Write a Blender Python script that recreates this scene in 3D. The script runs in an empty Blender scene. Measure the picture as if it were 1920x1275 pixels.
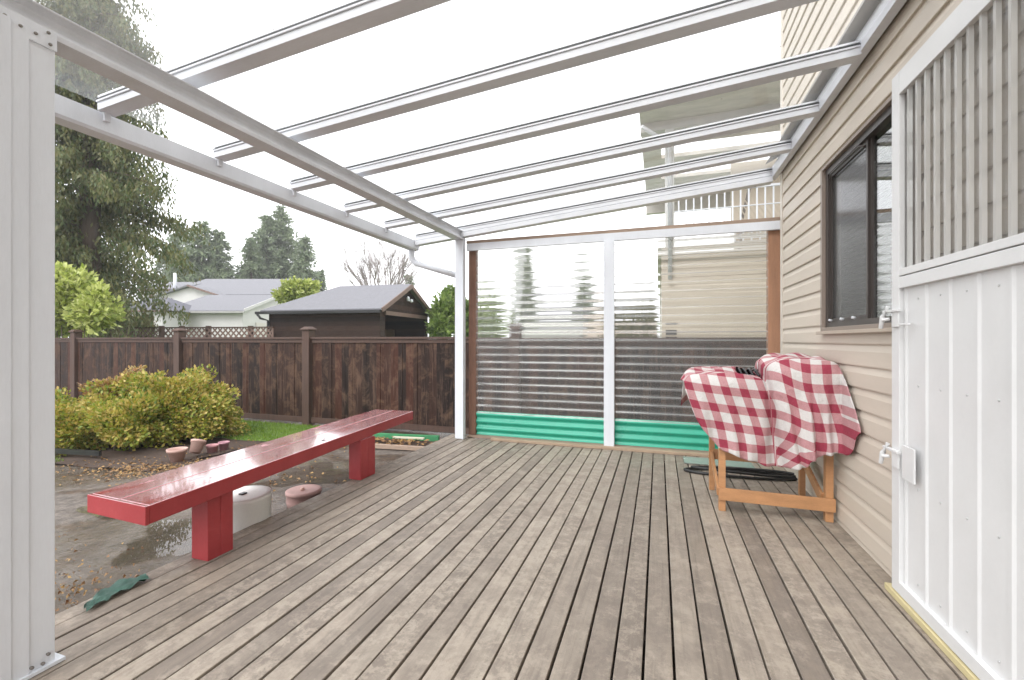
import bpy, math, random
from mathutils import Vector, Matrix
R = random.Random(7)
S = bpy.context.scene
COL = S.collection
YAW = math.atan2(275, 830); FOC = 830.0; CH = 1.2
cy_, sy_ = math.cos(YAW), math.sin(YAW)

def at(u, dep, v=637.5):
    """world point at distance dep in front of the camera (far background layout)"""
    r = (u-960)/FOC*dep
    return Vector((r*cy_-dep*sy_, r*sy_+dep*cy_, CH+(637.5-v)/FOC*dep))

# ------------------------------------------------------------------ helpers
class MB:
    def __init__(s): s.v = []; s.f = []; s.uv = []; s.smooth = []
    def face(s, pts, uv=None, smooth=False):
        n = len(s.v); s.v += [tuple(p) for p in pts]; s.f.append(tuple(range(n, n+len(pts))))
        s.uv.append(uv or [(0, 0)]*len(pts)); s.smooth.append(smooth)
    def raw(s, vs, fs, smooth=False):
        n = len(s.v); s.v += [tuple(p) for p in vs]
        for f in fs:
            s.f.append(tuple(n+i for i in f)); s.uv.append([(0, 0)]*len(f)); s.smooth.append(smooth)
    def box(s, x0, x1, y0, y1, z0, z1, M=None):
        P = [Vector(p) for p in ((x0,y0,z0),(x1,y0,z0),(x1,y1,z0),(x0,y1,z0),(x0,y0,z1),(x1,y0,z1),(x1,y1,z1),(x0,y1,z1))]
        if M: P = [M @ p for p in P]
        s.raw(P, [(0,3,2,1),(4,5,6,7),(0,1,5,4),(1,2,6,5),(2,3,7,6),(3,0,4,7)])
    def bar(s, a, b, w, h, up=(0,0,1)):
        a = Vector(a); b = Vector(b); d = (b-a).normalized(); up = Vector(up)
        sd = d.cross(up).normalized(); up = sd.cross(d).normalized()
        P = []
        for p in (a, b):
            for i, j in ((-1,-1),(1,-1),(1,1),(-1,1)): P.append(p+sd*(i*w/2)+up*(j*h/2))
        s.raw(P, [(0,1,2,3),(7,6,5,4),(0,4,5,1),(1,5,6,2),(2,6,7,3),(3,7,4,0)])
    def tube(s, pts, rad, seg=8, cap=True):
        pts = [Vector(p) for p in pts]; n = len(pts)
        rr = rad if isinstance(rad, (list, tuple)) else [rad]*n
        rings = []
        ref = Vector((0,0,1))
        for i, p in enumerate(pts):
            d = (pts[min(i+1,n-1)]-pts[max(i-1,0)]).normalized()
            a = d.cross(ref if abs(d.z) < .95 else Vector((1,0,0))).normalized(); b = a.cross(d)
            rings.append([p+(a*math.cos(t)+b*math.sin(t))*rr[i] for t in [2*math.pi*k/seg for k in range(seg)]])
        vs = [q for r_ in rings for q in r_]; fs = []
        for i in range(n-1):
            for k in range(seg):
                k2 = (k+1) % seg
                fs.append((i*seg+k, i*seg+k2, (i+1)*seg+k2, (i+1)*seg+k))
        if cap: fs.append(tuple(range(seg-1,-1,-1))); fs.append(tuple((n-1)*seg+k for k in range(seg)))
        s.raw(vs, fs, True)
    def lathe(s, prof, c=(0,0,0), seg=32):
        vs = []; fs = []; n = len(prof)
        for k in range(seg):
            t = 2*math.pi*k/seg
            for r_, z in prof: vs.append((c[0]+r_*math.cos(t), c[1]+r_*math.sin(t), c[2]+z))
        for k in range(seg):
            k2 = (k+1) % seg
            for i in range(n-1): fs.append((k*n+i, k2*n+i, k2*n+i+1, k*n+i+1))
        s.raw(vs, fs, True)
    def prism(s, prof, axis, a, b):
        """profile of (p,q) extruded along y (p=x,q=z) or x (p=y,q=z) with end caps"""
        def P(p, q, t): return (p, t, q) if axis == 'y' else (t, p, q)
        n = len(prof); vs = [P(p, q, a) for p, q in prof]+[P(p, q, b) for p, q in prof]
        fs = [(i, (i+1) % n, n+(i+1) % n, n+i) for i in range(n)]
        fs += [tuple(range(n-1,-1,-1)), tuple(range(n, 2*n))]
        s.raw(vs, fs)
    def build(s, name, m, parent=None, bevel=0, loc=None, auto=False):
        me = bpy.data.meshes.new(name); me.from_pydata(s.v, [], s.f)
        ul = me.uv_layers.new(name='UVMap')
        flat = [c for f in s.uv for p in f for c in p]
        ul.data.foreach_set('uv', flat)
        me.polygons.foreach_set('use_smooth', s.smooth)
        me.materials.append(m); me.update()
        o = bpy.data.objects.new(name, me); COL.objects.link(o)
        if parent: o.parent = parent; o.matrix_parent_inverse = Matrix.Translation(-parent.location) if parent.type == 'EMPTY' and not parent.rotation_euler.z else Matrix()
        if bevel:
            b = o.modifiers.new('bevel', 'BEVEL'); b.width = bevel; b.segments = 2; b.limit_method = 'ANGLE'
        return o

def tag(o, label=None, cat=None, group=None, kind=None):
    if label: o['label'] = label
    if cat: o['category'] = cat
    if group: o['group'] = group
    if kind: o['kind'] = kind
    return o
def thing(name, label, cat, loc=(0,0,0), group=None):
    o = bpy.data.objects.new(name, None); COL.objects.link(o); o.location = loc
    o.empty_display_size = .2
    bpy.context.view_layer.update()
    return tag(o, label, cat, group)

# ------------------------------------------------------------------ materials
def nm(name):
    m = bpy.data.materials.new(name); m.use_nodes = True
    nt = m.node_tree; b = nt.nodes['Principled BSDF']
    return m, nt, b
def N(nt, typ, **kw):
    n = nt.nodes.new(typ)
    for k, v in kw.items():
        if k in n.inputs.keys(): n.inputs[k].default_value = v
        else: setattr(n, k, v)
    return n
def ramp(nt, fac, stops):
    r = nt.nodes.new('ShaderNodeValToRGB'); e = r.color_ramp.elements
    while len(e) < len(stops): e.new(.5)
    for i, (p, c) in enumerate(stops):
        e[i].position = p; e[i].color = (c[0], c[1], c[2], 1)
    nt.links.new(fac, r.inputs[0]); return r.outputs[0]
def coords(nt, scale=(1,1,1), rot=(0,0,0)):
    t = nt.nodes.new('ShaderNodeTexCoord'); mp = nt.nodes.new('ShaderNodeMapping')
    mp.inputs['Scale'].default_value = scale; mp.inputs['Rotation'].default_value = rot
    nt.links.new(t.outputs['Object'], mp.inputs[0]); return mp.outputs[0]
def noise(nt, co, scale, detail=4, rough=.55, dist=0):
    n = N(nt, 'ShaderNodeTexNoise', Scale=scale, Detail=detail, Roughness=rough, Distortion=dist)
    nt.links.new(co, n.inputs['Vector']); return n.outputs['Fac']
def mix(nt, fac, a, b, mode='MIX'):
    n = nt.nodes.new('ShaderNodeMix'); n.data_type = 'RGBA'; n.blend_type = mode
    for s_, v in ((0, fac), (6, a), (7, b)):
        if isinstance(v, (int, float)): n.inputs[s_].default_value = v
        elif isinstance(v, tuple): n.inputs[s_].default_value = (v[0], v[1], v[2], 1)
        else: nt.links.new(v, n.inputs[s_])
    return n.outputs[2]
def math_(nt, op, a, b=None):
    n = nt.nodes.new('ShaderNodeMath'); n.operation = op
    for i, v in ((0, a), (1, b)):
        if v is None: continue
        if isinstance(v, (int, float)): n.inputs[i].default_value = v
        else: nt.links.new(v, n.inputs[i])
    return n.outputs[0]
def bump(nt, b, h, strength, dist=.01):
    n = N(nt, 'ShaderNodeBump', Strength=strength, Distance=dist)
    nt.links.new(h, n.inputs['Height']); nt.links.new(n.outputs[0], b.inputs['Normal'])

def simple(name, c, rough=.5, var=.12, sc=6, metal=0, bmp=0, stretch=(1,1,1), fine=60):
    """painted or plain surface with soft blotches and fine grain"""
    m, nt, b = nm(name); co = coords(nt, stretch)
    n1 = noise(nt, co, sc, 5); n2 = noise(nt, co, fine, 3)
    lo = tuple(x*(1-var) for x in c); hi = tuple(min(1, x*(1+var)) for x in c)
    c1 = ramp(nt, n1, [(.3, lo), (.7, hi)])
    c2 = mix(nt, .25, c1, ramp(nt, n2, [(.35, lo), (.65, hi)]))
    nt.links.new(c2, b.inputs['Base Color'])
    rr = N(nt, 'ShaderNodeMapRange'); nt.links.new(n1, rr.inputs[0])
    rr.inputs[3].default_value = max(.05, rough-.1); rr.inputs[4].default_value = min(1, rough+.1)
    nt.links.new(rr.outputs[0], b.inputs['Roughness'])
    b.inputs['Metallic'].default_value = metal
    if bmp: bump(nt, b, n2, bmp, .004)
    return m

def planks(name, axis, pitch, off, cols, grain, rough=.7, stain=None, gdir=1, bmp=.4):
    """weathered boards: tone varies board by board along one axis, grain runs along another"""
    m, nt, b = nm(name)
    t = nt.nodes.new('ShaderNodeTexCoord'); sp = nt.nodes.new('ShaderNodeSeparateXYZ')
    nt.links.new(t.outputs['Object'], sp.inputs[0])
    k = math_(nt, 'FLOOR', math_(nt, 'DIVIDE', math_(nt, 'SUBTRACT', sp.outputs[axis], off), pitch))
    wn = N(nt, 'ShaderNodeTexWhiteNoise', noise_dimensions='1D'); nt.links.new(k, wn.inputs['W'])
    sc = [40., 40., 40.]; sc[gdir] = 2.2
    mp = nt.nodes.new('ShaderNodeMapping'); mp.inputs['Scale'].default_value = sc
    cb = nt.nodes.new('ShaderNodeVectorMath'); cb.operation = 'MULTIPLY_ADD'
    nt.links.new(wn.outputs['Color'], cb.inputs[0]); cb.inputs[1].default_value = (9, 9, 9)
    nt.links.new(t.outputs['Object'], cb.inputs[2]); nt.links.new(cb.outputs[0], mp.inputs[0])
    g = noise(nt, mp.outputs[0], grain, 6, .65, .4)
    pt = noise(nt, cb.outputs[0], 3.5, 6, .7, .6)
    base = ramp(nt, wn.outputs['Value'], cols)
    gr = ramp(nt, g, [(.25, (.62,.6,.58)), (.5, (.95,.95,.95)), (.8, (1.15,1.13,1.1))])
    c = mix(nt, 1, base, gr, 'MULTIPLY')
    if stain:
        f = ramp(nt, pt, [(stain[1], (0,0,0)), (stain[2], (1,1,1))])
        c = mix(nt, math_(nt, 'MULTIPLY', f, stain[3]), c, stain[0])
    if stain and gdir == 2:      # pale weathered runs down the grain
        st_ = noise(nt, mp.outputs[0], .8, 5, .7)
        c = mix(nt, ramp(nt, st_, [(.54, (0,0,0)), (.64, (.7,.7,.7))]), c, (.11,.068,.05))
    if stain and gdir == 1:
        pale = noise(nt, cb.outputs[0], 9, 6, .8, .2)
        blot = noise(nt, cb.outputs[0], 16, 8, .82, .3)
        amt = math_(nt, 'MULTIPLY', ramp(nt, blot, [(.49, (0,0,0)), (.56, (1,1,1))]), math_(nt, 'MULTIPLY', math_(nt, 'FRACT', math_(nt, 'MULTIPLY', wn.outputs['Value'], 7.3)), .6))
        c = mix(nt, amt, c, (.42,.36,.29))
        blk = noise(nt, cb.outputs[0], 11, 8, .85, .5)
        c = mix(nt, ramp(nt, blk, [(.54, (0,0,0)), (.66, (.45,.45,.45))]), c, (.15,.128,.11))
        c = mix(nt, ramp(nt, pale, [(.52, (0,0,0)), (.66, (.4,.4,.4))]), c, tuple(min(1, x*1.25) for x in cols[-1][1]))
    sp_n = noise(nt, t.outputs['Object'], 38, 4, .7)
    c = mix(nt, ramp(nt, sp_n, [(.62, (0,0,0)), (.72, (.45,.45,.45))]), c, tuple(x*.55 for x in cols[0][1]))
    nt.links.new(c, b.inputs['Base Color'])
    rr = N(nt, 'ShaderNodeMapRange'); nt.links.new(pt, rr.inputs[0]); rr.inputs[1].default_value = .35; rr.inputs[2].default_value = .65
    rr.inputs[3].default_value = rough-.2; rr.inputs[4].default_value = min(1, rough+.12)
    nt.links.new(rr.outputs[0], b.inputs['Roughness']); b.inputs['Specular IOR Level'].default_value = .5 if gdir == 1 else .15
    bump(nt, b, g, bmp, .004)
    return m

WHITE = simple('white_powder_coat', (.72,.75,.80), .35, .06, 2.5, stretch=(3,3,.4))
WHITE2 = simple('white_aluminium', (.65,.665,.70), .4, .09, 4, stretch=(.5,2,2))
GATEW = simple('white_gate_paint', (.67,.67,.67), .4, .04, 4, bmp=.08)
SIDE = simple('beige_vinyl', (.575,.51,.43), .5, .07, 1.6, stretch=(1,.25,3), bmp=.05)
SIDE2 = simple('pale_beige_siding', (.50,.44,.36), .6, .08, 1.5)
TAUPE = simple('dark_taupe_frame', (.055,.045,.04), .4, .08, 8)
DECK = planks('weathered_deck', 0, .107, .054, [(0, (.215,.178,.143)), (.35, (.27,.226,.182)), (.65, (.31,.262,.212)), (1, (.36,.305,.247))], 1.0, .62, ((.17,.14,.12), .42, .62, .55))
UNDER = simple('dark_wet_timber', (.05,.035,.025), .7, .3, 10)
SILL = simple('rough_sill_timber', (.34,.25,.19), .75, .25, 9, bmp=.4, stretch=(.3,3,3))
BROWNP = simple('brown_post_timber', (.19,.095,.06), .6, .3, 6, bmp=.3, stretch=(4,4,.6))
ORANGEP = simple('fresh_fir_timber', (.37,.195,.115), .55, .18, 4, bmp=.25, stretch=(6,6,.6))
PINE = simple('orange_pine', (.47,.24,.11), .45, .18, 5, bmp=.2, stretch=(1,4,4))
LUMBER = simple('treated_lumber', (.58,.50,.28), .6, .15, 8, bmp=.3, stretch=(3,.5,3))
GREENC = simple('green_corrugated', (.035,.40,.27), .3, .08, 4)
BLACKR = simple('black_rubber', (.018,.018,.018), .4, .2, 8)
DARKM = simple('black_metal', (.012,.012,.013), .35, .2, 10)
GREYM = simple('grey_flashing', (.22,.20,.18), .45, .12, 5)
ROOFG = simple('grey_shingle', (.17,.17,.185), .85, .12, 9, bmp=.5, fine=25)
HWHITE = simple('white_house_wall', (.56,.545,.54), .6, .05, 2)
SHEDW = simple('dark_brown_cladding', (.035,.022,.018), .7, .35, 5, bmp=.4, stretch=(1,1,6))
SHEDT = simple('brown_trim', (.16,.10,.08), .6, .2, 5)
SHEDW = planks('dark_brown_cladding_boards', 2, .15, 0, [(0, (.018,.012,.010)), (.5, (.034,.020,.016)), (1, (.055,.030,.022))], 1, .75, ((.05,.03,.025), .55, .75, .4), gdir=0, bmp=.3)
DARKIN = simple('dark_interior', (.02,.016,.014), .9, .4, 3)
SOFF = simple('grey_soffit', (.50,.47,.42), .8, .25, 2.5, stretch=(1,3,1))
FENCE = planks('stained_fence_boards', 0, .14, .02, [(0, (.014,.010,.009)), (.35, (.026,.015,.012)), (.75, (.042,.021,.015)), (1, (.062,.022,.014))], 1.2, .6, ((.15,.09,.06), .48, .68, .65), gdir=2, bmp=.5)
FPOST = simple('fence_post_timber', (.07,.038,.027), .65, .3, 6, bmp=.4, stretch=(4,4,.7))
TERRA = simple('pale_terracotta', (.52,.34,.29), .7, .15, 9, bmp=.15)
PINKP = simple('pink_plastic', (.50,.26,.27), .6, .15, 9)
BUCKW = simple('white_bucket_plastic', (.84,.84,.81), .45, .06, 4, bmp=.05)
BARK = simple('bark', (.10,.075,.055), .9, .3, 8, bmp=.6, stretch=(3,3,.5))
BARE = simple('grey_twigs', (.30,.26,.25), .9, .15, 5)
SOIL = simple('bark_mulch', (.05,.03,.02), .9, .5, 30, bmp=1)
GREENB = simple('green_edging', (.05,.24,.10), .6, .25, 8)
TARP = simple('green_tarp', (.045,.11,.085), .5, .35, 14, bmp=.4)
STONE = simple('dark_rubble', (.09,.08,.075), .8, .4, 20, bmp=.8)

# wet red bench paint
def bench_mat():
    m, nt, b = nm('wet_red_paint'); co = coords(nt)
    n = noise(nt, co, 5, 6, .7, .5); n2 = noise(nt, co, 45, 3)
    nt.links.new(ramp(nt, n, [(.3, (.30,.026,.03)), (.6, (.36,.038,.043)), (.8, (.42,.065,.065))]), b.inputs['Base Color'])
    w = noise(nt, coords(nt, (3, 1, 1)), 2.6, 5, .6, .8)
    paint = b.inputs['Base Color'].links[0].from_socket
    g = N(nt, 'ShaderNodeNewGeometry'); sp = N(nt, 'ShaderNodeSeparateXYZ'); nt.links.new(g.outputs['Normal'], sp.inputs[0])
    wet = ramp(nt, w, [(.27, (.45,.45,.45)), (.38, (.10,.10,.10))])
    # water film only lies on the level top
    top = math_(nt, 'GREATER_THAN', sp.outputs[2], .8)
    nt.links.new(mix(nt, top, (.45,.45,.45), wet), b.inputs['Roughness'])
    # sky reflection painted into the level top as pale pink, with redder spots left
    sky_sheen = ramp(nt, noise(nt, coords(nt, (2, .8, 1)), 4.5, 6, .7, .6), [(.36, (.15,.15,.15)), (.46, (.75,.75,.75))])
    nt.links.new(mix(nt, math_(nt, 'MULTIPLY', sky_sheen, top), paint, (.46,.26,.27)), b.inputs['Base Color'])
    b.inputs['Coat Roughness'].default_value = .05
    cw = ramp(nt, w, [(.26, (0,0,0)), (.36, (1,1,1))])
    nt.links.new(mix(nt, top, (0,0,0), cw), b.inputs['Coat Weight'])
    b.inputs['Coat IOR'].default_value = 2.3
    g_ = noise(nt, coords(nt, (60,2,60)), 1, 4, .6)
    bump(nt, b, math_(nt, 'ADD', n2, g_), .22, .003); return m
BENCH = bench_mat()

def leafm(name, cols, trans=.3, rough=.5):
    m, nt, b = nm(name); g = N(nt, 'ShaderNodeNewGeometry'); co = coords(nt)
    big = noise(nt, co, 1.6, 3)
    f = math_(nt, 'ADD', math_(nt, 'MULTIPLY', g.outputs['Random Per Island'], .55), math_(nt, 'MULTIPLY', big, .5))
    c = ramp(nt, f, [(i/(len(cols)-1)*.8+.08, k) for i, k in enumerate(cols)])
    nt.links.new(c, b.inputs['Base Color']); b.inputs['Roughness'].default_value = rough
    tr = N(nt, 'ShaderNodeBsdfTranslucent'); nt.links.new(c, tr.inputs[0])
    mx = N(nt, 'ShaderNodeMixShader'); mx.inputs[0].default_value = trans
    nt.links.new(b.outputs[0], mx.inputs[1]); nt.links.new(tr.outputs[0], mx.inputs[2])
    nt.links.new(mx.outputs[0], nt.nodes['Material Output'].inputs[0]); return m
L_CEDAR = leafm('cedar_sprays', [(.035,.06,.02), (.09,.13,.042), (.17,.16,.055), (.12,.165,.058)], .3)
L_FIR = leafm('fir_needles', [(.10,.15,.09), (.18,.23,.13), (.25,.29,.17)], .3)
L_LIME = leafm('lime_leaves', [(.08,.12,.02), (.26,.33,.06), (.50,.55,.15), (.65,.68,.32)], .35)
L_BUSH = leafm('azalea_leaves', [(.05,.10,.016), (.17,.24,.03), (.34,.35,.05), (.44,.31,.07), (.62,.56,.2)], .3)
L_RUST = leafm('rusty_azalea_leaves', [(.22,.13,.04), (.36,.18,.07), (.30,.24,.06), (.42,.25,.12)], .3)
L_GREEN = leafm('mid_green_leaves', [(.05,.10,.025), (.16,.24,.05), (.34,.42,.13)], .3)
L_HEDGE = leafm('hedge_leaves', [(.05,.06,.015), (.10,.10,.025), (.16,.14,.04)], .2)
L_LITTER = leafm('fallen_leaf', [(.07,.03,.018), (.22,.11,.04), (.36,.22,.07), (.14,.06,.03)], .1, .6)
L_GRASS = leafm('grass_blades', [(.09,.16,.02), (.17,.28,.035), (.26,.36,.06)], .3)

def schlick(nt, ior):
    """fresnel of a thin sheet, the same from both faces"""
    f0 = ((ior-1)/(ior+1))**2
    g = N(nt, 'ShaderNodeNewGeometry'); d = nt.nodes.new('ShaderNodeVectorMath'); d.operation = 'DOT_PRODUCT'
    nt.links.new(g.outputs['Normal'], d.inputs[0]); nt.links.new(g.outputs['Incoming'], d.inputs[1])
    c = math_(nt, 'POWER', math_(nt, 'SUBTRACT', 1, math_(nt, 'ABSOLUTE', d.outputs['Value'])), 5)
    return math_(nt, 'ADD', math_(nt, 'MULTIPLY', c, 1-f0), f0)
def clear(name, trans, milk, ior=1.45, tint=(.97,.98,.97), refr=0, rough=.03, dirt=0, band=False):
    """thin clear plastic: see-through, fresnel gloss, a little milky scatter"""
    m = bpy.data.materials.new(name); m.use_nodes = True; nt = m.node_tree; nt.nodes.clear()
    out = N(nt, 'ShaderNodeOutputMaterial')
    t = N(nt, 'ShaderNodeBsdfTransparent'); t.inputs[0].default_value = (*tint, 1)
    see = t.outputs[0]
    if refr:
        rf = N(nt, 'ShaderNodeBsdfRefraction'); rf.inputs['Color'].default_value = (*tint, 1); rf.inputs['IOR'].default_value = refr; rf.inputs['Roughness'].default_value = .035
        mm = N(nt, 'ShaderNodeMixShader'); mm.inputs[0].default_value = .75
        nt.links.new(see, mm.inputs[1]); nt.links.new(rf.outputs[0], mm.inputs[2]); see = mm.outputs[0]
    df = N(nt, 'ShaderNodeBsdfDiffuse'); df.inputs[0].default_value = (.8,.8,.78,1)
    tl = N(nt, 'ShaderNodeBsdfTranslucent'); tl.inputs[0].default_value = (.8,.8,.78,1)
    ml = N(nt, 'ShaderNodeMixShader'); ml.inputs[0].default_value = .5
    nt.links.new(df.outputs[0], ml.inputs[1]); nt.links.new(tl.outputs[0], ml.inputs[2])
    a = N(nt, 'ShaderNodeMixShader')
    if dirt:
        co = coords(nt); f = ramp(nt, noise(nt, co, 3, 6, .7), [(.4, (milk,)*3), (.75, (milk+dirt,)*3)])
        nt.links.new(f, a.inputs[0])
    elif band:      # steep, upward-facing flank of every wave: sky reflection put in as extra milkiness
        g = N(nt, 'ShaderNodeNewGeometry'); sp = N(nt, 'ShaderNodeSeparateXYZ'); nt.links.new(g.outputs['Normal'], sp.inputs[0])
        f = ramp(nt, sp.outputs[2], [(.0, (milk,)*3), (.44, (milk+.05,)*3), (.51, (.33,)*3)]); nt.links.new(f, a.inputs[0])
    else: a.inputs[0].default_value = milk
    nt.links.new(see, a.inputs[1]); nt.links.new(ml.outputs[0], a.inputs[2])
    gl = N(nt, 'ShaderNodeBsdfGlossy'); gl.inputs['Roughness'].default_value = rough
    b = N(nt, 'ShaderNodeMixShader'); nt.links.new(schlick(nt, ior), b.inputs[0])
    nt.links.new(a.outputs[0], b.inputs[1]); nt.links.new(gl.outputs[0], b.inputs[2])
    nt.links.new(b.outputs[0], out.inputs[0]); return m
ROOFP = clear('clear_roof_panel', .9, .12, 1.35, dirt=.08, rough=.06)
CORR = clear('clear_corrugated_sheet', .9, .13, 1.45, refr=1.08, tint=(.88,.88,.86), rough=.08, band=True)
GATEP = clear('gate_clear_ribbed_panel', .9, .12, 1.5, tint=(.56,.56,.56), rough=.12)
GATER = clear('gate_panel_rib', .9, .6, 1.5, tint=(.8,.78,.76), rough=.15)

def glass(name, refl, tint):
    m = bpy.data.materials.new(name); m.use_nodes = True; nt = m.node_tree; nt.nodes.clear()
    out = N(nt, 'ShaderNodeOutputMaterial'); t = N(nt, 'ShaderNodeBsdfTransparent'); t.inputs[0].default_value = (*tint, 1)
    g = N(nt, 'ShaderNodeBsdfGlossy'); g.inputs['Roughness'].default_value = .01
    b = N(nt, 'ShaderNodeMixShader'); nt.links.new(schlick(nt, refl), b.inputs[0])
    nt.links.new(t.outputs[0], b.inputs[1]); nt.links.new(g.outputs[0], b.inputs[2])
    nt.links.new(b.outputs[0], out.inputs[0]); return m
GLASS = glass('coated_window_glass', 3.2, (.75,.78,.76))
GLASSD = clear('insect_screen', .9, .10, 1.45, tint=(.40,.40,.40), rough=.15)

def gingham():
    m, nt, b = nm('red_checked_cotton')
    uv = N(nt, 'ShaderNodeUVMap'); sp = N(nt, 'ShaderNodeSeparateXYZ'); nt.links.new(uv.outputs[0], sp.inputs[0])
    def st(o):
        f = math_(nt, 'FRACT', math_(nt, 'DIVIDE', o, .128))
        return math_(nt, 'LESS_THAN', f, .46)
    a, c = st(sp.outputs[0]), st(sp.outputs[1]); s_ = math_(nt, 'MULTIPLY', math_(nt, 'ADD', a, c), .5)
    cr = nt.nodes.new('ShaderNodeValToRGB'); cr.color_ramp.interpolation = 'CONSTANT'
    e = cr.color_ramp.elements; e.new(.5)
    for i, (p, k) in enumerate(((0, (.62,.60,.58)), (.4, (.46,.24,.25)), (.9, (.30,.035,.065)))):
        e[i].position = p; e[i].color = (*k, 1)
    nt.links.new(s_, cr.inputs[0])
    co = coords(nt); n = noise(nt, co, 120, 2)
    nt.links.new(mix(nt, .12, cr.outputs[0], ramp(nt, n, [(.3, (.3,.2,.2)), (.7, (.9,.9,.9))]), 'OVERLAY'), b.inputs['Base Color'])
    b.inputs['Roughness'].default_value = .85; bump(nt, b, math_(nt, 'ADD', noise(nt, co, 13, 7, .6, .6), math_(nt, 'MULTIPLY', noise(nt, co, 260, 1), .12)), .55, .03); return m
CLOTH = gingham()

def mud():
    m, nt, b = nm('wet_mud_and_gravel'); co = coords(nt)
    a = noise(nt, co, 1.3, 8, .68, .6); c = noise(nt, co, 22, 6, .7); d = noise(nt, co, 70, 3); pz = noise(nt, coords(nt, (1,.8,1)), .55, 3, .5, .4)
    c1 = ramp(nt, a, [(.40, (.04,.025,.014)), (.48, (.09,.055,.03)), (.53, (.14,.115,.095)), (.7, (.20,.17,.15))])
    c1 = mix(nt, .8, c1, ramp(nt, noise(nt, co, 7, 8, .8), [(.36, (.35,.33,.3)), (.55, (1,1,1)), (.68, (1.35,1.3,1.25))]), 'MULTIPLY'); c2 = mix(nt, .8, c1, ramp(nt, c, [(.3, (.25,.22,.2)), (.55, (1,1,1)), (.75, (1.5,1.45,1.4))]), 'MULTIPLY')
    sp = ramp(nt, d, [(.60, (0,0,0)), (.66, (.7,.7,.7))])
    c3 = mix(nt, sp, c2, (.06,.045,.03))
    t = N(nt, 'ShaderNodeTexCoord')
    def near(x, y, r):      # soft patch of standing water
        d = nt.nodes.new('ShaderNodeVectorMath'); d.operation = 'DISTANCE'; nt.links.new(t.outputs['Object'], d.inputs[0]); d.inputs[1].default_value = (x, y, -.13)
        mr = N(nt, 'ShaderNodeMapRange'); nt.links.new(d.outputs['Value'], mr.inputs[0]); mr.inputs[1].default_value = 0; mr.inputs[2].default_value = r; mr.inputs[3].default_value = .3; mr.inputs[4].default_value = 0
        return mr.outputs[0]
    w = math_(nt, 'ADD', pz, math_(nt, 'ADD', near(-3.1, 2.1, 1.1), near(-3.3, 3.7, 1.0)))
    w = math_(nt, 'ADD', w, math_(nt, 'MULTIPLY', math_(nt, 'SUBTRACT', a, .5), .35))
    c4 = mix(nt, ramp(nt, w, [(.5, (0,0,0)), (.62, (.4,.4,.4))]), c3, (.12,.10,.085))
    nt.links.new(c4, b.inputs['Base Color'])
    nt.links.new(ramp(nt, w, [(.40, (.7,.7,.7)), (.52, (.3,.3,.3)), (.62, (.06,.06,.06))]), b.inputs['Roughness'])
    bump(nt, b, math_(nt, 'ADD', c, math_(nt, 'MULTIPLY', d, .4)), .55, .02); return m
MUD = mud()
LAWN = simple('short_turf', (.10,.17,.03), .9, .35, 6, bmp=.8)

# ------------------------------------------------------------------ camera, world, light
cam = bpy.data.cameras.new('camera'); co_ = bpy.data.objects.new('camera', cam); COL.objects.link(co_)
co_.location = (0, 0, CH); co_.rotation_euler = (math.pi/2, 0, YAW)
cam.sensor_width = 36; cam.lens = 36*FOC/1920; cam.clip_start = .02; cam.clip_end = 2000
S.camera = co_
W = bpy.data.worlds.new('World'); S.world = W; W.use_nodes = True
nt = W.node_tree; bg = nt.nodes['Background']
sky = N(nt, 'ShaderNodeTexSky', sky_type='NISHITA', sun_disc=False)
sky.sun_elevation = math.radians(48); sky.sun_rotation = math.radians(200); sky.dust_density = 4; sky.air_density = 1.0; sky.ozone_density = 1
hs = N(nt, 'ShaderNodeHueSaturation'); hs.inputs['Saturation'].default_value = .08
nt.links.new(sky.outputs[0], hs.inputs['Color'])
mx = nt.nodes.new('ShaderNodeMix'); mx.data_type = 'RGBA'; mx.inputs[0].default_value = .72     # an even cloud layer over the sky
mx.inputs[7].default_value = (11.4, 11.5, 11.9, 1)
nt.links.new(hs.outputs[0], mx.inputs[6]); nt.links.new(mx.outputs[2], bg.inputs[0]); bg.inputs[1].default_value = .10
sl = bpy.data.lights.new('sun', 'SUN'); sl.energy = .7; sl.angle = math.radians(25); sl.color = (1, .985, .96)
so = bpy.data.objects.new('sun', sl); COL.objects.link(so); so.rotation_euler = (math.radians(42), 0, math.radians(-20))
S.view_settings.view_transform = 'Standard'; S.view_settings.look = 'None'; S.view_settings.exposure = 1.38; S.view_settings.gamma = 1
S.cycles.max_bounces = 10; S.cycles.transparent_max_bounces = 24; S.cycles.diffuse_bounces = 4

# ------------------------------------------------------------------ ground
def gz(x, y):
    t = min(1, max(0, (math.hypot(x+2.5 if x < -2.5 else 0, max(0, y-2)) - .2)/5)); t = t*t*(3-2*t)
    return -.12 - .18*t
def sheet(name, m, xs, ys, dz=0, amp=0):
    b = MB(); g = {}
    vs = []; fs = []
    for j, y in enumerate(ys):
        for i, x in enumerate(xs):
            vs.append((x, y, gz(x, y)+dz+R.uniform(-amp, amp)))
    n = len(xs)
    for j in range(len(ys)-1):
        for i in range(n-1): fs.append((j*n+i, j*n+i+1, (j+1)*n+i+1, (j+1)*n+i))
    b.raw(vs, fs, True); return b.build(name, m)
def rng(a, b, s): return [a+(b-a)*i/max(1, round((b-a)/s)) for i in range(max(1, round((b-a)/s))+1)]
tag(sheet('ground', MUD, [-600,-120,-40,-20]+rng(-14,-2,.2)+[0,4,15,60,600], [-600,-60,-10,-2]+rng(0,8,.2)+[14,30,80,600], amp=.004), kind='structure')
for a, b_, c, d in ((-12.5,-6.9,2.7,3.45), (-9.5,-4.35,4.95,6.2)):
    tag(sheet('lawn', LAWN, rng(a, b_, .25), rng(c, d, .2), .012, .004), kind='structure')
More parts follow.
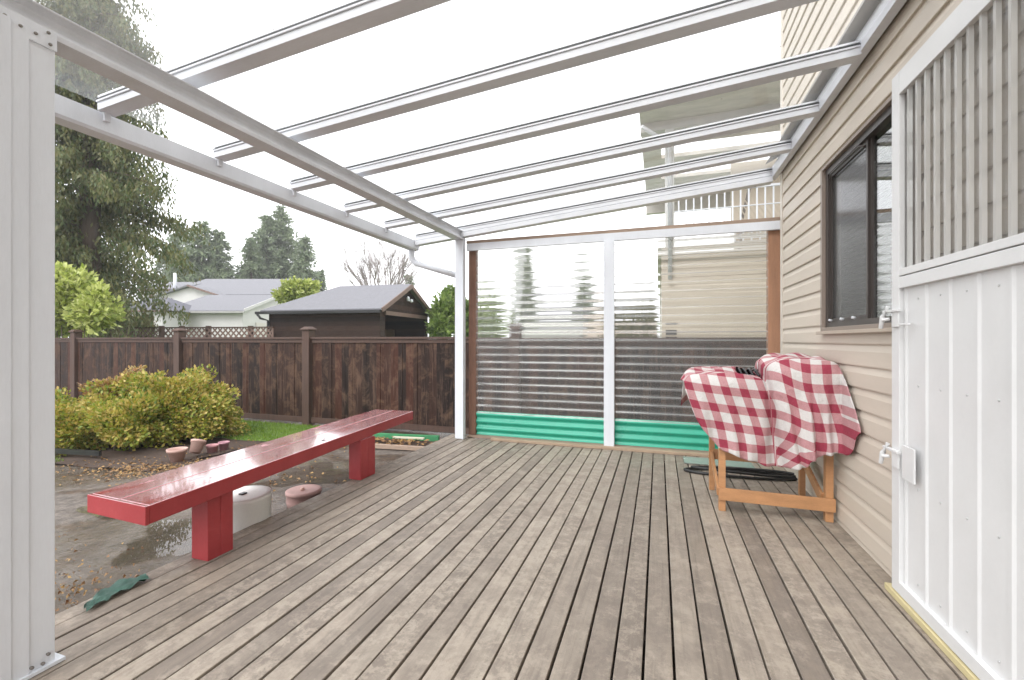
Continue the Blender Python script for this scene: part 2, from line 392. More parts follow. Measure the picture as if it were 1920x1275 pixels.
tag(sheet('neighbour_lawn', LAWN, [-500,-100,-30,-15,0,15,100,500], [6.5,9,14,30,80,500], .012), kind='structure')
tag(sheet('soil_bed', SOIL, rng(-9.3, -5.25, .15), rng(3.3, 4.95, .12), .014, .012), kind='structure')
pud = glass('puddle_water', 1.45, (.8,.78,.74))
for k, (x, y, rx, ry) in enumerate(((-3.02,2.12,.36,.30), (-3.25,3.45,.42,.5), (-3.9,2.5,.5,.3))):
    b = MB(); b.face([(x+rx*math.cos(t)*(1+.22*math.sin(3*t+k)+.12*math.sin(7*t)), y+ry*math.sin(t)*(1+.22*math.sin(3*t+k)+.12*math.sin(7*t)), gz(x, y)+.006+.004*k*0) for t in [i/48*2*math.pi for i in range(48)]])
    tag(b.build('puddle', pud), kind='structure')
gb = MB()
for (a, b_, c, d, n) in ((-12.5,-6.9,2.7,3.45, 5000), (-9.5,-4.35,4.95,6.2, 15000)):
    for _ in range(n):
        x = R.uniform(a, b_); y = R.uniform(c, d); z = gz(x, y)+.008; h = R.uniform(.02,.055); t = R.uniform(0, 6.28); w = .006
        dx, dy = math.cos(t)*w, math.sin(t)*w
        gb.face([(x-dx,y-dy,z),(x+dx,y+dy,z),(x+R.uniform(-.02,.02),y+R.uniform(-.02,.02),z+h)])
tag(gb.build('grass', L_GRASS), 'short bright green grass beside the azalea bush and along the fence foot', 'grass', kind='stuff')
lt = MB()
def litter(x, y, n, sx, sy, s0=.012, s1=.027, zf=None):
    for _ in range(n):
        px = x+R.gauss(0, sx); py = y+R.gauss(0, sy)
        if px > -2.56 and zf is None: continue
        s = R.uniform(s0, s1); t = R.uniform(0, 6.28); z = (gz(px, py) if zf is None else zf)+.012
        c, d = math.cos(t)*s, math.sin(t)*s
        lt.face([(px-c,py-d,z),(px+d*.5,py-c*.5,z+R.uniform(0,.02)),(px+c,py+d,z+R.uniform(0,.012)),(px-d*.5,py+c*.5,z+R.uniform(0,.02))])
litter(-5.35, 3.35, 700, .6, .22); litter(-4.7, 3.55, 160, .3, .15); litter(-2.95, 1.42, 220, .18, .14, .006, .013); litter(-4.7, 4.3, 160, .5, .4); litter(-3.3, 1.6, 70, .35, .22, .006, .014); litter(-3.6, 3.3, 90, .35, .3); litter(-5.0,4.6,200,.5,.25)
tag(lt.build('fallen_leaves', L_LITTER), 'yellow and brown fallen leaves scattered on the wet ground before the bush', 'leaves', kind='stuff')

# ------------------------------------------------------------------ deck
dk = thing('deck', 'weathered grey wooden deck with long boards and dark gaps between them', 'deck', (-.7, 2, -.03)); dk['kind'] = 'structure'; del dk['category']
b = MB()
for i in range(-24, 10):
    x0 = .054+.107*i; g0 = R.uniform(.0035,.0062); g1 = R.uniform(.0035,.0062)
    y1 = 4.99 if x0 > -2.2 else 5.12+R.uniform(-.02,.03)
    z = R.uniform(-.0025,.0015)
    b.box(x0+g0, x0+.107-g1, -1.2, y1, -.032+z, z)
o = b.build('deck_boards', DECK, dk, bevel=.003)
b = MB(); b.box(-2.50,-2.46,-1.2,5.1,-.17,-.034)
for k in range(9): b.box(-2.45, 1.1, -.9+k*.7, -.86+k*.7, -.17, -.036)
b.build('joist_frame', UNDER, dk)

# ------------------------------------------------------------------ house with siding
hs_ = thing('house', 'beige vinyl sided house wall rising beside the deck', 'house', (1.2, 4.84, 0))
PZ = .1275
PROF = [(0, .003), (0, .0155), (.006, .0165), (.083, .0145), (.118, .003), (PZ, .003)]
def siding(mb, P, y0, y1, z0, z1, hole=None, zoff=1.177):
    """P(y, out, z) -> world; laps of dutch profile from z0 to z1"""
    k0 = math.floor((z0-zoff)/PZ); k1 = math.ceil((z1-zoff)/PZ)
    for k in range(k0, k1):
        zb = zoff+k*PZ
        for (a, oa), (c, oc) in zip(PROF[:-1], PROF[1:]):
            za, zc = zb+a, zb+c
            segs = [(y0, y1, za, zc)]
            if hole and zc > hole[2] and za < hole[3]:
                segs = [(y0, hole[0], za, zc), (hole[1], y1, za, zc)]
                if za < hole[2] < zc: segs.append((hole[0], hole[1], za, hole[2]))
                if za < hole[3] < zc: segs.append((hole[0], hole[1], hole[3], zc))
            for ya, yb, s0, s1 in segs:
                s0c = max(s0, z0); s1c = min(s1, z1)
                if s1c < s0c or (s1c == s0c and a != c): continue
                mb.face([P(ya, oa, s0c), P(yb, oa, s0c), P(yb, oc, s1c), P(ya, oc, s1c)])
b = MB(); siding(b, lambda y, o, z: (1.128-o, y, z), -2.5, 4.775, -.12, 8.5, (2.45, 3.70, 1.262, 2.418))
b.build('wall_siding', SIDE, hs_)
b = MB(); b.box(1.106, 1.20, 4.775, 4.84, -.12, 8.5); b.build('corner_trim', simple('cream_corner_trim', (.60,.55,.48), .5, .05), hs_, bevel=.003)
b = MB()
siding(b, lambda y, o, z: (y, 4.828+o, z), 1.2, 7.0, -.12, 8.5)
b.build('end_wall_siding', SIDE, hs_)
b = MB()  # sheathing behind the laps, with the window hole
for q in ((-2.5,2.45,-.12,8.5), (3.70,4.8,-.12,8.5), (2.45,3.70,-.12,1.262), (2.45,3.70,2.418,8.5)): b.box(1.128,1.16,*q)
b.build('sheathing', UNDER, hs_)
b = MB(); b.box(1.096, 1.108, -2.5, 4.77, 2.93, 3.12); b.face([(1.096,-2.5,2.96),(1.096,4.85,2.96),(.98,4.85,2.90),(.98,-2.5,2.90)])
b.build('flashing', GREYM, hs_)
# window
wb = MB(); Y0, Y1, Z0, Z1 = 2.45, 3.70, 1.262, 2.418
for q in ((Y1-.032,Y1,Z0,Z1),(Y0,Y0+.04,Z0,Z1),(Y0+.04,Y1-.032,Z1-.022,Z1),(Y0+.04,Y1-.032,Z0,Z0+.025)): wb.box(1.098,1.135,*q)
wf = wb.build('window', simple('taupe_window_trim', (.26,.21,.175), .45, .05), hs_, bevel=.002)
b = MB()
for q in ((Y1-.075,Y1-.032,Z0+.025,Z1-.022),(Y0+.04,Y0+.06,Z0+.025,Z1-.022),(Y0+.06,Y1-.075,Z1-.065,Z1-.022),(Y0+.06,Y1-.075,Z0+.025,Z0+.06)): b.box(1.120,1.19,*q)
b.box(1.137,1.162,3.050,3.070,Z0+.06,Z1-.065); b.box(1.150,1.17,3.028,3.049,Z0+.06,Z1-.065)
b.box(1.136,1.15,3.071,Y1-.075,Z0+.06,Z0+.085); b.box(1.136,1.15,3.071,Y1-.075,Z1-.09,Z1-.065); b.box(1.136,1.15,Y1-.1,Y1-.075,Z0+.085,Z1-.09)
b.build('window_frame', TAUPE, wf)
b = MB(); b.box(1.144,1.147,3.071,Y1-.1,Z0+.085,Z1-.09); b.build('screened_pane', GLASSD, wf)
b = MB(); b.box(1.160,1.163,Y0+.06,3.027,Z0+.06,Z1-.065); b.build('pane', GLASS, wf)
b = MB()
for k in range(34): b.box(1.205,1.225,Y0+.05,Y1-.08,Z0+.07+k*.032,Z0+.074+k*.032)
b.build('blind', simple('white_blind', (.6,.6,.58), .5, .05), wf)
b = MB(); b.box(1.32,1.34,Y0-.3,Y1+.3,.9,2.8); b.build('room_backing', DARKIN, wf)
b = MB(); b.box(1.072,1.1,Y0-.01,Y1+.01,Z0-.022,Z0-.001); b.build('window_sill', simple('beige_sill', (.45,.38,.31), .5, .05), wf, bevel=.002)
b = MB()
b = None
for y in (3.56,3.36,3.18):
    b = MB(); b.tube([(1.125,y,Z0+.07),(1.105,y,Z0+.075)], .008, 8); b.build('clip', WHITE2, wf)
b = MB(); b.tube([(1.127,3.60,Z1-.10),(1.115,3.55,Z1-.085),(1.115,3.10,Z1-.085),(1.127,3.06,Z1-.10)], .006, 6); b.build('rod', TAUPE, wf)

# ------------------------------------------------------------------ patio cover
pc = thing('patio_cover', 'white aluminium patio cover with sloping rafters and clear roof panels', 'patio cover', (-2.2, 4.95, 0))
def rz(x, y=3.0): return 2.44+(x+2.87)*(.073+.005*(y-1.6))      # underside of the rafters
RY = [.29+.66*k for k in range(-2, 8)]
for k, y in enumerate(RY):
    b = MB(); xa, xb = -2.885, 1.05
    def sbox(y0, y1, h0, h1):
        ra, rb = rz(xa, y), rz(xb, y); P = [(xa,y0,ra+h0),(xb,y0,rb+h0),(xb,y1,rb+h0),(xa,y1,ra+h0),(xa,y0,ra+h1),(xb,y0,rb+h1),(xb,y1,rb+h1),(xa,y1,ra+h1)]
        b.raw([Vector(p) for p in P], [(0,3,2,1),(4,5,6,7),(0,1,5,4),(1,2,6,5),(2,3,7,6),(3,0,4,7)])
    sbox(y-.041, y+.041, .006, .046); sbox(y-.048, y+.048, .0465, .057)
    if k == 9: sbox(y-.05, y+.045, -.055, -.001)
    o = b.build('rafter', WHITE2, pc, bevel=.0015)
    b = MB(); sbox(y-.040, y+.040, .0745, .086); b.build('glazing_cap', WHITE2, o)
    b = MB(); sbox(y-.047, y+.047, .0575, .0635); b.build('gasket', simple('grey_gasket', (.06,.06,.065), .6, .1), o)
    if k < 9:
        b = MB(); y0, y1 = y+.004, y+.656
        b.raw([Vector(p) for p in ((-2.93,y0,rz(-2.93,y)+.071),(1.04,y0,rz(1.04,y)+.071),(1.04,y1,rz(1.04,y+.66)+.071),(-2.93,y1,rz(-2.93,y+.66)+.071))], [(0,1,2,3)])
        b.build('roof_panel', ROOFP, pc)
# carrying beam (open gutter-like extrusion)
def beamx(x, y): return x+(-.11)*(y-1.03)/3.9
b = MB(); prof = [(-.055,0),(.055,0),(.055,.022),(.043,.030),(.026,.048),(.018,.066),(.022,.084),(.04,.096),(.052,.099),(.052,.106),(-.055,.106)]
ya, yb = -.9, 4.97; n = len(prof)
def bz(y): return 2.315+.025*(y-1.0)
vs = [(beamx(-2.185, ya)+p, ya, bz(ya)+q) for p, q in prof]+[(beamx(-2.185, yb)+p, yb, bz(yb)+q) for p, q in prof]
b.raw(vs, [(i, n+i, n+(i+1) % n, (i+1) % n) for i in range(n)]+[tuple(range(n)), tuple(range(2*n-1, n-1, -1))])
b.build('beam', WHITE2, pc, bevel=.0015)
# wall ledger
b = MB(); b.prism([(1.045,2.775),(1.094,2.775),(1.094,2.905),(1.06,2.905),(1.06,2.875),(1.045,2.865)], 'y', -2.5, 4.95); b.build('ledger', WHITE2, pc, bevel=.0015)
# gutter
b = MB()
gp = [(-3.0,2.335),(-2.905,2.335),(-2.893,2.35),(-2.893,2.447),(-2.898,2.447),(-2.90,2.352),(-2.905,2.341),(-2.995,2.341),(-3.01,2.36),(-3.01,2.455),(-3.018,2.455),(-3.016,2.35)]
b.prism(gp, 'y', -1.0, 4.955); g = b.build('gutter', WHITE, pc)
b = MB(); b.box(-3.02,-2.888,4.956,4.962,2.333,2.458); b.box(-3.02,-2.888,4.948,4.955,2.333,2.345); b.build('gutter_end_cap', WHITE, g)
for y in RY[1:]:
    b = MB(); b.box(-2.892,-2.87,y-.014,y+.014,2.40,2.452); b.build('bracket', WHITE2, pc)
# posts
def post(x0, x1, y0, y1, name='post'):
    b = MB(); b.box(x0,x1,y0,y1,.003,bz(y0)-.001); return b.build(name, WHITE, pc, bevel=.004)
p1 = post(-2.235,-2.128,.872,1.028)
b = MB(); b.box(-2.1275,-2.122,.872,.953,.004,2.31); b.box(-2.1215,-2.117,.872,.905,.004,2.31); b.build('post_flange', WHITE, p1, bevel=.001)
b = MB(); b.box(-2.25,-2.112,.85,1.05,.002,.014); b.build('base_plate', WHITE, p1)
b = MB(); b.box(-2.1278,-2.1225,.86,1.03,2.27,2.34); b.build('top_plate', WHITE, p1)
for y, z in ((.97,2.30),(1.005,2.325),(.93,2.30),(1.01,2.285),(.89,2.31),(1.005,.05),(.96,.03),(.99,.025)):
    b = MB(); b.tube([(-2.126,y,z),(-2.118,y,z)], .0055, 8); b.build('screw', GREYM, p1)
p2 = post(-2.352,-2.243,4.89,4.965)
b = MB(); b.box(-2.242,-2.234,4.87,4.93,.003,2.30); b.build('post_flange', WHITE, p2)
# downpipe: part of the cover
b = MB(); pts = [(-2.955,4.90,2.34),(-2.955,4.90,2.26),(-2.94,4.905,2.20),(-2.90,4.91,2.165),(-2.36,4.93,1.995)]
b.tube(pts, [.036]*5, 12); b.build('downpipe', WHITE, pc)

# dead leaf lying on the roof
b = MB(); p = Vector((-.16, 2.91, 0)); zz = rz(p.x, p.y)+.080
pts = [(p.x+math.cos(t)*.02*(1+.4*math.sin(2*t)), p.y+math.sin(t)*.013, zz+.002) for t in [i*.524 for i in range(12)]]
b.face(pts); db = MB()
for _ in range(70):
    x = R.uniform(-2.7, .9); y = R.uniform(1.2, 4.8); r_ = R.uniform(.0015,.005); z = rz(x, y)+.080
    db.face([(x-r_,y-r_*.6,z),(x+r_*.8,y-r_,z),(x+r_,y+r_*.7,z),(x-r_*.6,y+r_,z)])
tag(db.build('roof_debris', SHEDT), 'tiny dark specks of debris scattered over the clear patio roof', 'debris', kind='stuff')
tag(b.build('leaf', DARKM), 'small dark dead leaf lying alone on the clear patio roof', 'leaf')

# ------------------------------------------------------------------ privacy screen
ps = thing('privacy_screen', 'clear corrugated wind screen with green base strip in white and timber frame', 'wind screen', (-.5, 5.05, 0))
b = MB(); b.box(-2.238,1.19,4.985,5.02,2.295,2.382); b.build('top_rail', WHITE, ps, bevel=.002)
b = MB(); b.box(-2.245,1.185,4.99,5.10,2.383,2.418); b.build('top_plank', SILL, ps)
b = MB(); b.box(-.577,-.465,4.975,5.018,.004,2.294); b.build('middle_post', WHITE, ps, bevel=.002)
b = MB(); b.box(-2.235,-2.142,5.04,5.12,.03,2.383); b.build('timber_post', BROWNP, ps, bevel=.003)
b = MB(); b.box(1.045,1.16,5.03,5.12,.03,2.383); b.build('timber_post', ORANGEP, ps, bevel=.003)['label'] = 'orange fir post beside the house corner'
b = MB(); b.box(-.565,-.475,5.07,5.12,.03,2.383); b.build('timber_post', BROWNP, ps)
b = MB(); b.box(-2.24,1.16,5.0,5.13,.002,.028); b.build('sill_plank', SILL, ps, bevel=.003)
b = MB(); b.box(-1.9,1.1,4.925,4.985,.001,.03); b.build('floor_batten', simple('pale_batten', (.42,.31,.22), .7, .2, 6, bmp=.3, stretch=(.5,3,3)), ps, bevel=.003)
def corr(name, x0, x1, z0, z1, m, amp=.0095, pitch=.089, y=5.052, ph=0):
    b = MB(); nseg = 12; n = int((z1-z0)/pitch*nseg)
    vs = []; xs = [x0+(x1-x0)*i/24 for i in range(25)]
    for j in range(n+1):
        z = z0+(z1-z0)*j/n
        for x in xs:
            vs.append((x, y+amp*math.sin(2*math.pi*(z-.31)/pitch+ph)+.002*math.sin(x*2.1+z*2), z+.002*math.sin(x*1.7+z*3)))
    w = 25; fs = [(j*w+i, j*w+i+1, (j+1)*w+i+1, (j+1)*w+i) for j in range(n) for i in range(24)]
    b.raw(vs, fs, True); return b.build(name, m, ps)
corr('clear_sheet', -2.14, -.53, .30, 2.36, CORR); corr('clear_sheet', -.52, 1.05, .30, 2.36, CORR)
corr('green_sheet', -2.14, -.53, .035, .32, GREENC, y=5.062, amp=.013); corr('green_sheet', -.52, 1.05, .035, .32, GREENC, y=5.062, amp=.013)

# ------------------------------------------------------------------ gate folded against the wall
gt = thing('screen_gate', 'white metal gate with ribbed lower panel and clear ribbed upper panel', 'gate', (1.07, 1.6, .03))
GX0, GX1 = 1.045, 1.075; GY0, GY1 = 1.30, 2.55
b = MB(); b.box(GX0,GX1,GY1-.068,GY1,.035,2.43); b.box(GX0,GX1,GY0,GY0+.07,.035,2.43)
b.box(GX0,GX1,GY0+.07,GY1-.068,2.325,2.43); b.box(GX0,GX1,GY0+.07,GY1-.068,1.436,1.488); b.box(GX0,GX1,GY0+.07,GY1-.068,1.493,1.525); b.box(GX0,GX1,GY0+.07,GY1-.068,.035,.09)
b.build('gate_frame', GATEW, gt, bevel=.002)
prof = []; y = GY0+.07
b = MB(); ys = []
y = 2.482
while y > GY0+.06:
    for d, o_ in ((0,0),(-.010,-.006),(-.020,-.006),(-.030,0),(-.158,0)): ys.append((y+d, 1.066+o_))
    y -= .159
for (ya, xa), (yb, xb) in zip(ys[:-1], ys[1:]): b.face([(xa,ya,.09),(xb,yb,.09),(xb,yb,1.436),(xa,ya,1.436)])
b.build('lower_panel', GATEW, gt)
b = MB(); r_ = MB(); y = 2.482
while y > GY0+.06:
    b.face([(1.066,y,1.525),(1.066,y-.042,1.525),(1.066,y-.042,2.325),(1.066,y,2.325)])
    pr = [(0,1.066),(-.006,1.054),(-.019,1.054),(-.025,1.066)]
    for (da, xa), (db, xb) in zip(pr[:-1], pr[1:]): r_.face([(xa,y-.042+da,1.525),(xb,y-.042+db,1.525),(xb,y-.042+db,2.325),(xa,y-.042+da,2.325)])
    y -= .067
o = b.build('upper_panel', GATEP, gt); r_.build('panel_rib', GATER, o)
for yy in (2.37,2.21,2.05,1.89):
    for z in (.14,.55,1.0,1.38):
        b = MB(); b.tube([(1.0655,yy,z),(1.0635,yy,z)], .0042, 8); b.build('screw', simple('zinc_screw', (.55,.55,.55), .4, .1) if 'zinc_screw' not in bpy.data.materials else bpy.data.materials['zinc_screw'], gt)
for z in (1.33, .68):
    b = MB(); b.box(1.028,1.0445,2.46,2.60,z,z+.012); b.box(1.036,1.0445,2.47,2.53,z-.07,z)
    b.tube([(1.035,2.56,z+.03),(1.02,2.575,z-.02),(1.018,2.59,z-.075)], [.010,.012,.009], 8); b.tube([(1.04,2.555,z-.03),(1.015,2.57,z-.035)], .008, 8)
    if z < 1: b.box(1.037,1.0445,2.34,2.44,z-.10,z+.05)
    else: b.box(1.03,1.0445,2.38,2.45,z-.065,z-.055)
    b.build('latch', GATEW, gt, bevel=.002)
b = MB(); b.box(1.036,1.098,-1.2,2.60,.001,.030); tag(b.build('lumber_strip', LUMBER, bevel=.003), 'pale yellow lumber strip on the deck under the white gate', 'lumber')

# ------------------------------------------------------------------ red bench
bn = thing('bench', 'long red painted wooden bench with a wet top at the deck edge', 'bench', (-2.38, 2.8, 0))
A = [Vector((-2.248,1.424,0)), Vector((-2.703,1.446,0)), Vector((-2.985,4.19,0)), Vector((-2.525,4.215,0))]
def slab(a, b_, c, d, z0, z1):
    m_ = MB(); P = [Vector((p.x,p.y,z0)) for p in (a,b_,c,d)]+[Vector((p.x,p.y,z1)) for p in (a,b_,c,d)]
    m_.raw(P, [(0,1,2,3),(7,6,5,4),(0,4,5,1),(1,5,6,2),(2,6,7,3),(3,7,4,0)]); return m_
f0 = A[0].lerp(A[1], .493); f1 = A[3].lerp(A[2], .493); h0 = A[0].lerp(A[1], .503); h1 = A[3].lerp(A[2], .503)
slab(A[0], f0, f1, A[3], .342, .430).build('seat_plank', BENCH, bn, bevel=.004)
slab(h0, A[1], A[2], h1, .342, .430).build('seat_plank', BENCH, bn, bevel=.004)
e0 = A[0]+Vector((.001,-.018,0)); e1 = A[1]+Vector((-.001,-.018,0))
slab(e0, e1, A[1]+Vector((-.001,-.0005,0)), A[0]+Vector((.001,-.0005,0)), .341, .4305).build('end_board', BENCH, bn, bevel=.003)
def leg(x0, x1, y0, y1):
    b = MB(); ym = (y0+y1)/2
    b.box(x0,x1,y0,ym-.0005,.001,.3415); b.box(x0,x1,ym+.0005,y1,.001,.3415); return b.build('leg', BENCH, bn, bevel=.003)
leg(-2.436,-2.314,1.755,1.905); leg(-2.535,-2.415,3.18,3.385)
for k in range(5):
    for q in (.2, .8):
        p = A[0].lerp(A[1], q).lerp(A[3].lerp(A[2], q), (.14,.32,.5,.68,.86)[k]); b = MB(); b.tube([(p.x,p.y,.4302),(p.x,p.y,.4312)], .005, 8); b.build('screw', DARKM, bn)
b = MB(); b.face([(-2.43,2.75,.4315),(-2.455,2.757,.4315),(-2.46,2.79,.4315),(-2.425,2.78,.4315)]); b.build('knot', DARKM, bn)

# ------------------------------------------------------------------ bucket, lid, green cloth, pots, bed
bx, by = -2.665, 2.27
b = MB(); b.lathe([(0,-.0),(.155,0),(.165,.04),(.168,.33),(.173,.335),(.173,.352),(.165,.358),(.13,.352),(0,.352)], (bx,by,-.195), 40)
bk = b.build('bucket', BUCKW); tag(bk, 'white lidded plastic bucket on the ground under the red bench', 'bucket')
b = MB(); b.box(bx-.02,bx+.01,by-.02,by+.02,.1575,.166); b.build('lid_fitting', DARKM, bk)
b = MB(); b.lathe([(0,0),(.12,0),(.13,.05),(.125,.10),(.135,.103),(.135,.125),(.12,.13),(.10,.125),(0,.122)], (-2.735,2.88,-.14), 32)
o = b.build('plant_pot_lid', simple('dusty_pink_clay', (.40,.25,.23), .65, .12, 8)); tag(o, 'round dusty pink lidded pot beside the white bucket at the deck edge', 'pot')
b = MB(); b.lathe([(0,0),(.016,0),(.016,.018),(0,.02)], (-2.74,2.87,-.016), 12); b.build('knob', TERRA, o)
# crumpled green tarp on the deck corner
b = MB(); nx, ny = 14, 5; vs = []
for j in range(ny+1):
    for i in range(nx+1):
        t = i/nx; w = (j/ny-.5)*(.05+.06*math.sin(math.pi*t)); x = -2.40-.055*math.sin(t*2.6)-w+R.uniform(-.006,.006); y = 1.26+.27*t+w*.3
        vs.append((x, y, .004+.018*abs(math.sin(t*9+j))+R.uniform(0,.006)))
w_ = nx+1
b.raw(vs, [(j*w_+i, j*w_+i+1, (j+1)*w_+i+1, (j+1)*w_+i) for j in range(ny) for i in range(nx)], True)
tag(b.build('tarp_scrap', TARP), 'crumpled scrap of dark green tarp on the near deck edge', 'tarp')

def pot(x, y, r0, r1, h, m, label, name='flower_pot', tilt=0):
    r0 *= .8; r1 *= .8; h *= .85
    b = MB(); b.lathe([(0,.0),(r0,0),(r1*.96,h*.8),(r1*1.07,h*.8),(r1*1.1,h),(r1*.97,h),(r1*.9,h*.82),(r0*.95,h*.3),(0,h*.3)], (0,0,0), 28)
    o = b.build(name, m); o.location = (x, y, gz(x, y)+(.06 if tilt else .0)); o.rotation_euler = (tilt, tilt*.4, 0); tag(o, label, 'flower pot', 'clay pots by the azalea bush'); return o
pot(-5.40,3.72,.075,.12,.19,TERRA,'widest pale terracotta pot, nearest the bush foot')
pot(-5.44,3.96,.075,.095,.18,TERRA,'pale terracotta pot leaning over between the wide pot and the pink pot',tilt=-.45)
pot(-5.42,4.17,.065,.08,.14,PINKP,'small pink pot in the middle of the row right of the bush')
pot(-5.46,4.36,.06,.075,.14,simple('mauve_plastic',(.44,.23,.27),.6,.1),'small mauve pot furthest from the deck, last in the row')

gb_ = thing('garden_bed', 'low garden bed with green edging and leaf litter behind the bench end', 'garden bed', (-3.4,5.3,-.25))
b = MB(); b.bar((-4.25,5.45,-.20),(-2.95,5.62,-.20),.05,.09); b.build('green_edging', GREENB, gb_)
b = MB(); b.bar((-3.55,5.40,-.17),(-3.1,5.46,-.17),.05,.02); b.build('pale_stick', simple('pale_stick', (.6,.58,.45), .6, .1), gb_)
b = MB(); b.bar((-3.75,4.93,-.19),(-2.75,5.03,-.19),.05,.05); b.build('timber_edge', SILL, gb_)
b = MB(); nx = 20; vs = []
for j in range(9):
    for i in range(nx+1): vs.append((-4.0+i/nx*1.2, 4.98+j*.055+i*.006, -.21+R.uniform(-.012,.02)))
b.raw(vs, [(j*21+i, j*21+i+1, (j+1)*21+i+1, (j+1)*21+i) for j in range(8) for i in range(20)]); b.build('mulch', SOIL, gb_)
lt = MB(); litter(-3.4, 5.2, 150, .28, .1, .02, .045, -.185); o = lt.build('leaf_litter', L_LITTER, gb_); o['kind'] = 'stuff'
b = MB(); b.bar(at(100,0,0)*0+Vector((-8.2,3.35,-.2)), (-6.6,3.62,-.21), .03, .06); tag(b.build('lawn_edging', BLACKR), 'thin black edging strip between the lawn and leafy soil at left', 'edging')

# ------------------------------------------------------------------ table, cloth, grill, hose
tb = thing('work_table', 'orange pine trestle table with braced legs beside the house wall', 'table', (.75,3.7,0))
for x0, x1, y0, y1 in ((.402,.445,3.41,3.455), (1.045,1.09,3.42,3.465), (.385,.425,3.86,3.90), (1.03,1.07,3.93,3.97)):
    b = MB(); b.box(x0,x1,y0,y1,.001,.80); b.build('leg', PINE, tb, bevel=.002)
b = MB(); b.bar((.40,3.40,.125),(1.095,3.405,.118),.018,.085); b.build('front_rail', PINE, tb, bevel=.002)
b = MB(); b.bar((.38,3.848,.295),(1.07,3.918,.27),.018,.08); b.build('back_rail', PINE, tb, bevel=.002)
b = MB(); b.bar((1.038,3.93,.31),(1.038,3.47,.14),.018,.07); b.build('side_brace', PINE, tb, bevel=.002)
b = MB(); b.bar((.40,3.90,.31),(.40,3.42,.13),.018,.06); b.build('side_brace', PINE, tb, bevel=.002)
b = MB(); b.box(.36,1.09,3.475,3.98,.801,.83); b.build('table_top', PINE, tb, bevel=.002)
gr = thing('grill', 'black ribbed grill mostly hidden under the red checked cloth', 'grill', (.75,3.7,.83))
b = MB(); b.box(.42,1.02,3.52,3.92,.831,.93); b.build('grill_body', DARKM, gr, bevel=.02)
for k in range(9):
    b = MB(); b.tube([(.50+k*.035,3.53,.945),(.50+k*.035,3.68,.985),(.50+k*.035,3.90,.945)], .009, 8); b.build('grill_bar', DARKM, gr)
# cloth
def px(u, v, y):
    r = (u-960)/FOC; d = (r*cy_-sy_, r*sy_+cy_, (637.5-v)/FOC); k = y/d[1]; return d[0]*k, CH+d[2]*k
def smo(K, s):      # Catmull-Rom through the keys
    for i in range(len(K)-1):
        if s <= K[i+1][0]+1e-9: break
    p1, p2 = K[i], K[i+1]; p0 = K[max(i-1, 0)]; p3 = K[min(i+2, len(K)-1)]
    t = (s-p1[0])/(p2[0]-p1[0]); o = []
    for c in range(1, len(p1)):
        m1 = (p2[c]-p0[c])/(p2[0]-p0[0])*(p2[0]-p1[0]); m2 = (p3[c]-p1[c])/(p3[0]-p1[0])*(p2[0]-p1[0])
        o.append((2*t**3-3*t*t+1)*p1[c]+(t**3-2*t*t+t)*m1+(-2*t**3+3*t*t)*p2[c]+(t**3-t*t)*m2)
    return o
YK = [(0,3.46),(.1,3.40),(.3,3.37),(.40,3.40),(.45,3.435),(.48,3.36),(.56,3.31),(.8,3.28),(.92,3.30),(1,3.36)]
TOPK = [(0,1283,716),(.06,1296,704),(.16,1325,702),(.30,1385,701),(.40,1428,712),(.445,1438,716),(.475,1440,690),(.55,1462,677),(.68,1505,674),(.82,1545,677),(.92,1574,686),(.97,1588,722),(1,1602,775)]
BOTK = [(0,1284,728),(.06,1305,782),(.16,1345,836),(.30,1400,862),(.40,1440,874),(.445,1460,877),(.475,1478,876),(.55,1502,880),(.68,1528,862),(.82,1560,852),(.92,1592,850),(.97,1606,828),(1,1617,812)]
def yf(s):
    return smo(YK, s)[0]
def _old(s):
    K = [(0,3.46),(.1,3.40),(.3,3.37),(.40,3.40),(.45,3.435),(.48,3.36),(.56,3.31),(.8,3.28),(.92,3.30),(1,3.36)]
    for (a, p), (c, q) in zip(K[:-1], K[1:]):
        if s <= c: return p+(q-p)*(s-a)/(c-a)
def ik(K, s):
    return smo(K, s)
def _ik(K, s):
    for a, c in zip(K[:-1], K[1:]):
        if s <= c[0]+1e-9:
            t = (s-a[0])/(c[0]-a[0]); return a[1]+(c[1]-a[1])*t, a[2]+(c[2]-a[2])*t
cb = MB(); NS, NF, NB = 110, 44, 16
grid = []; uvs = []
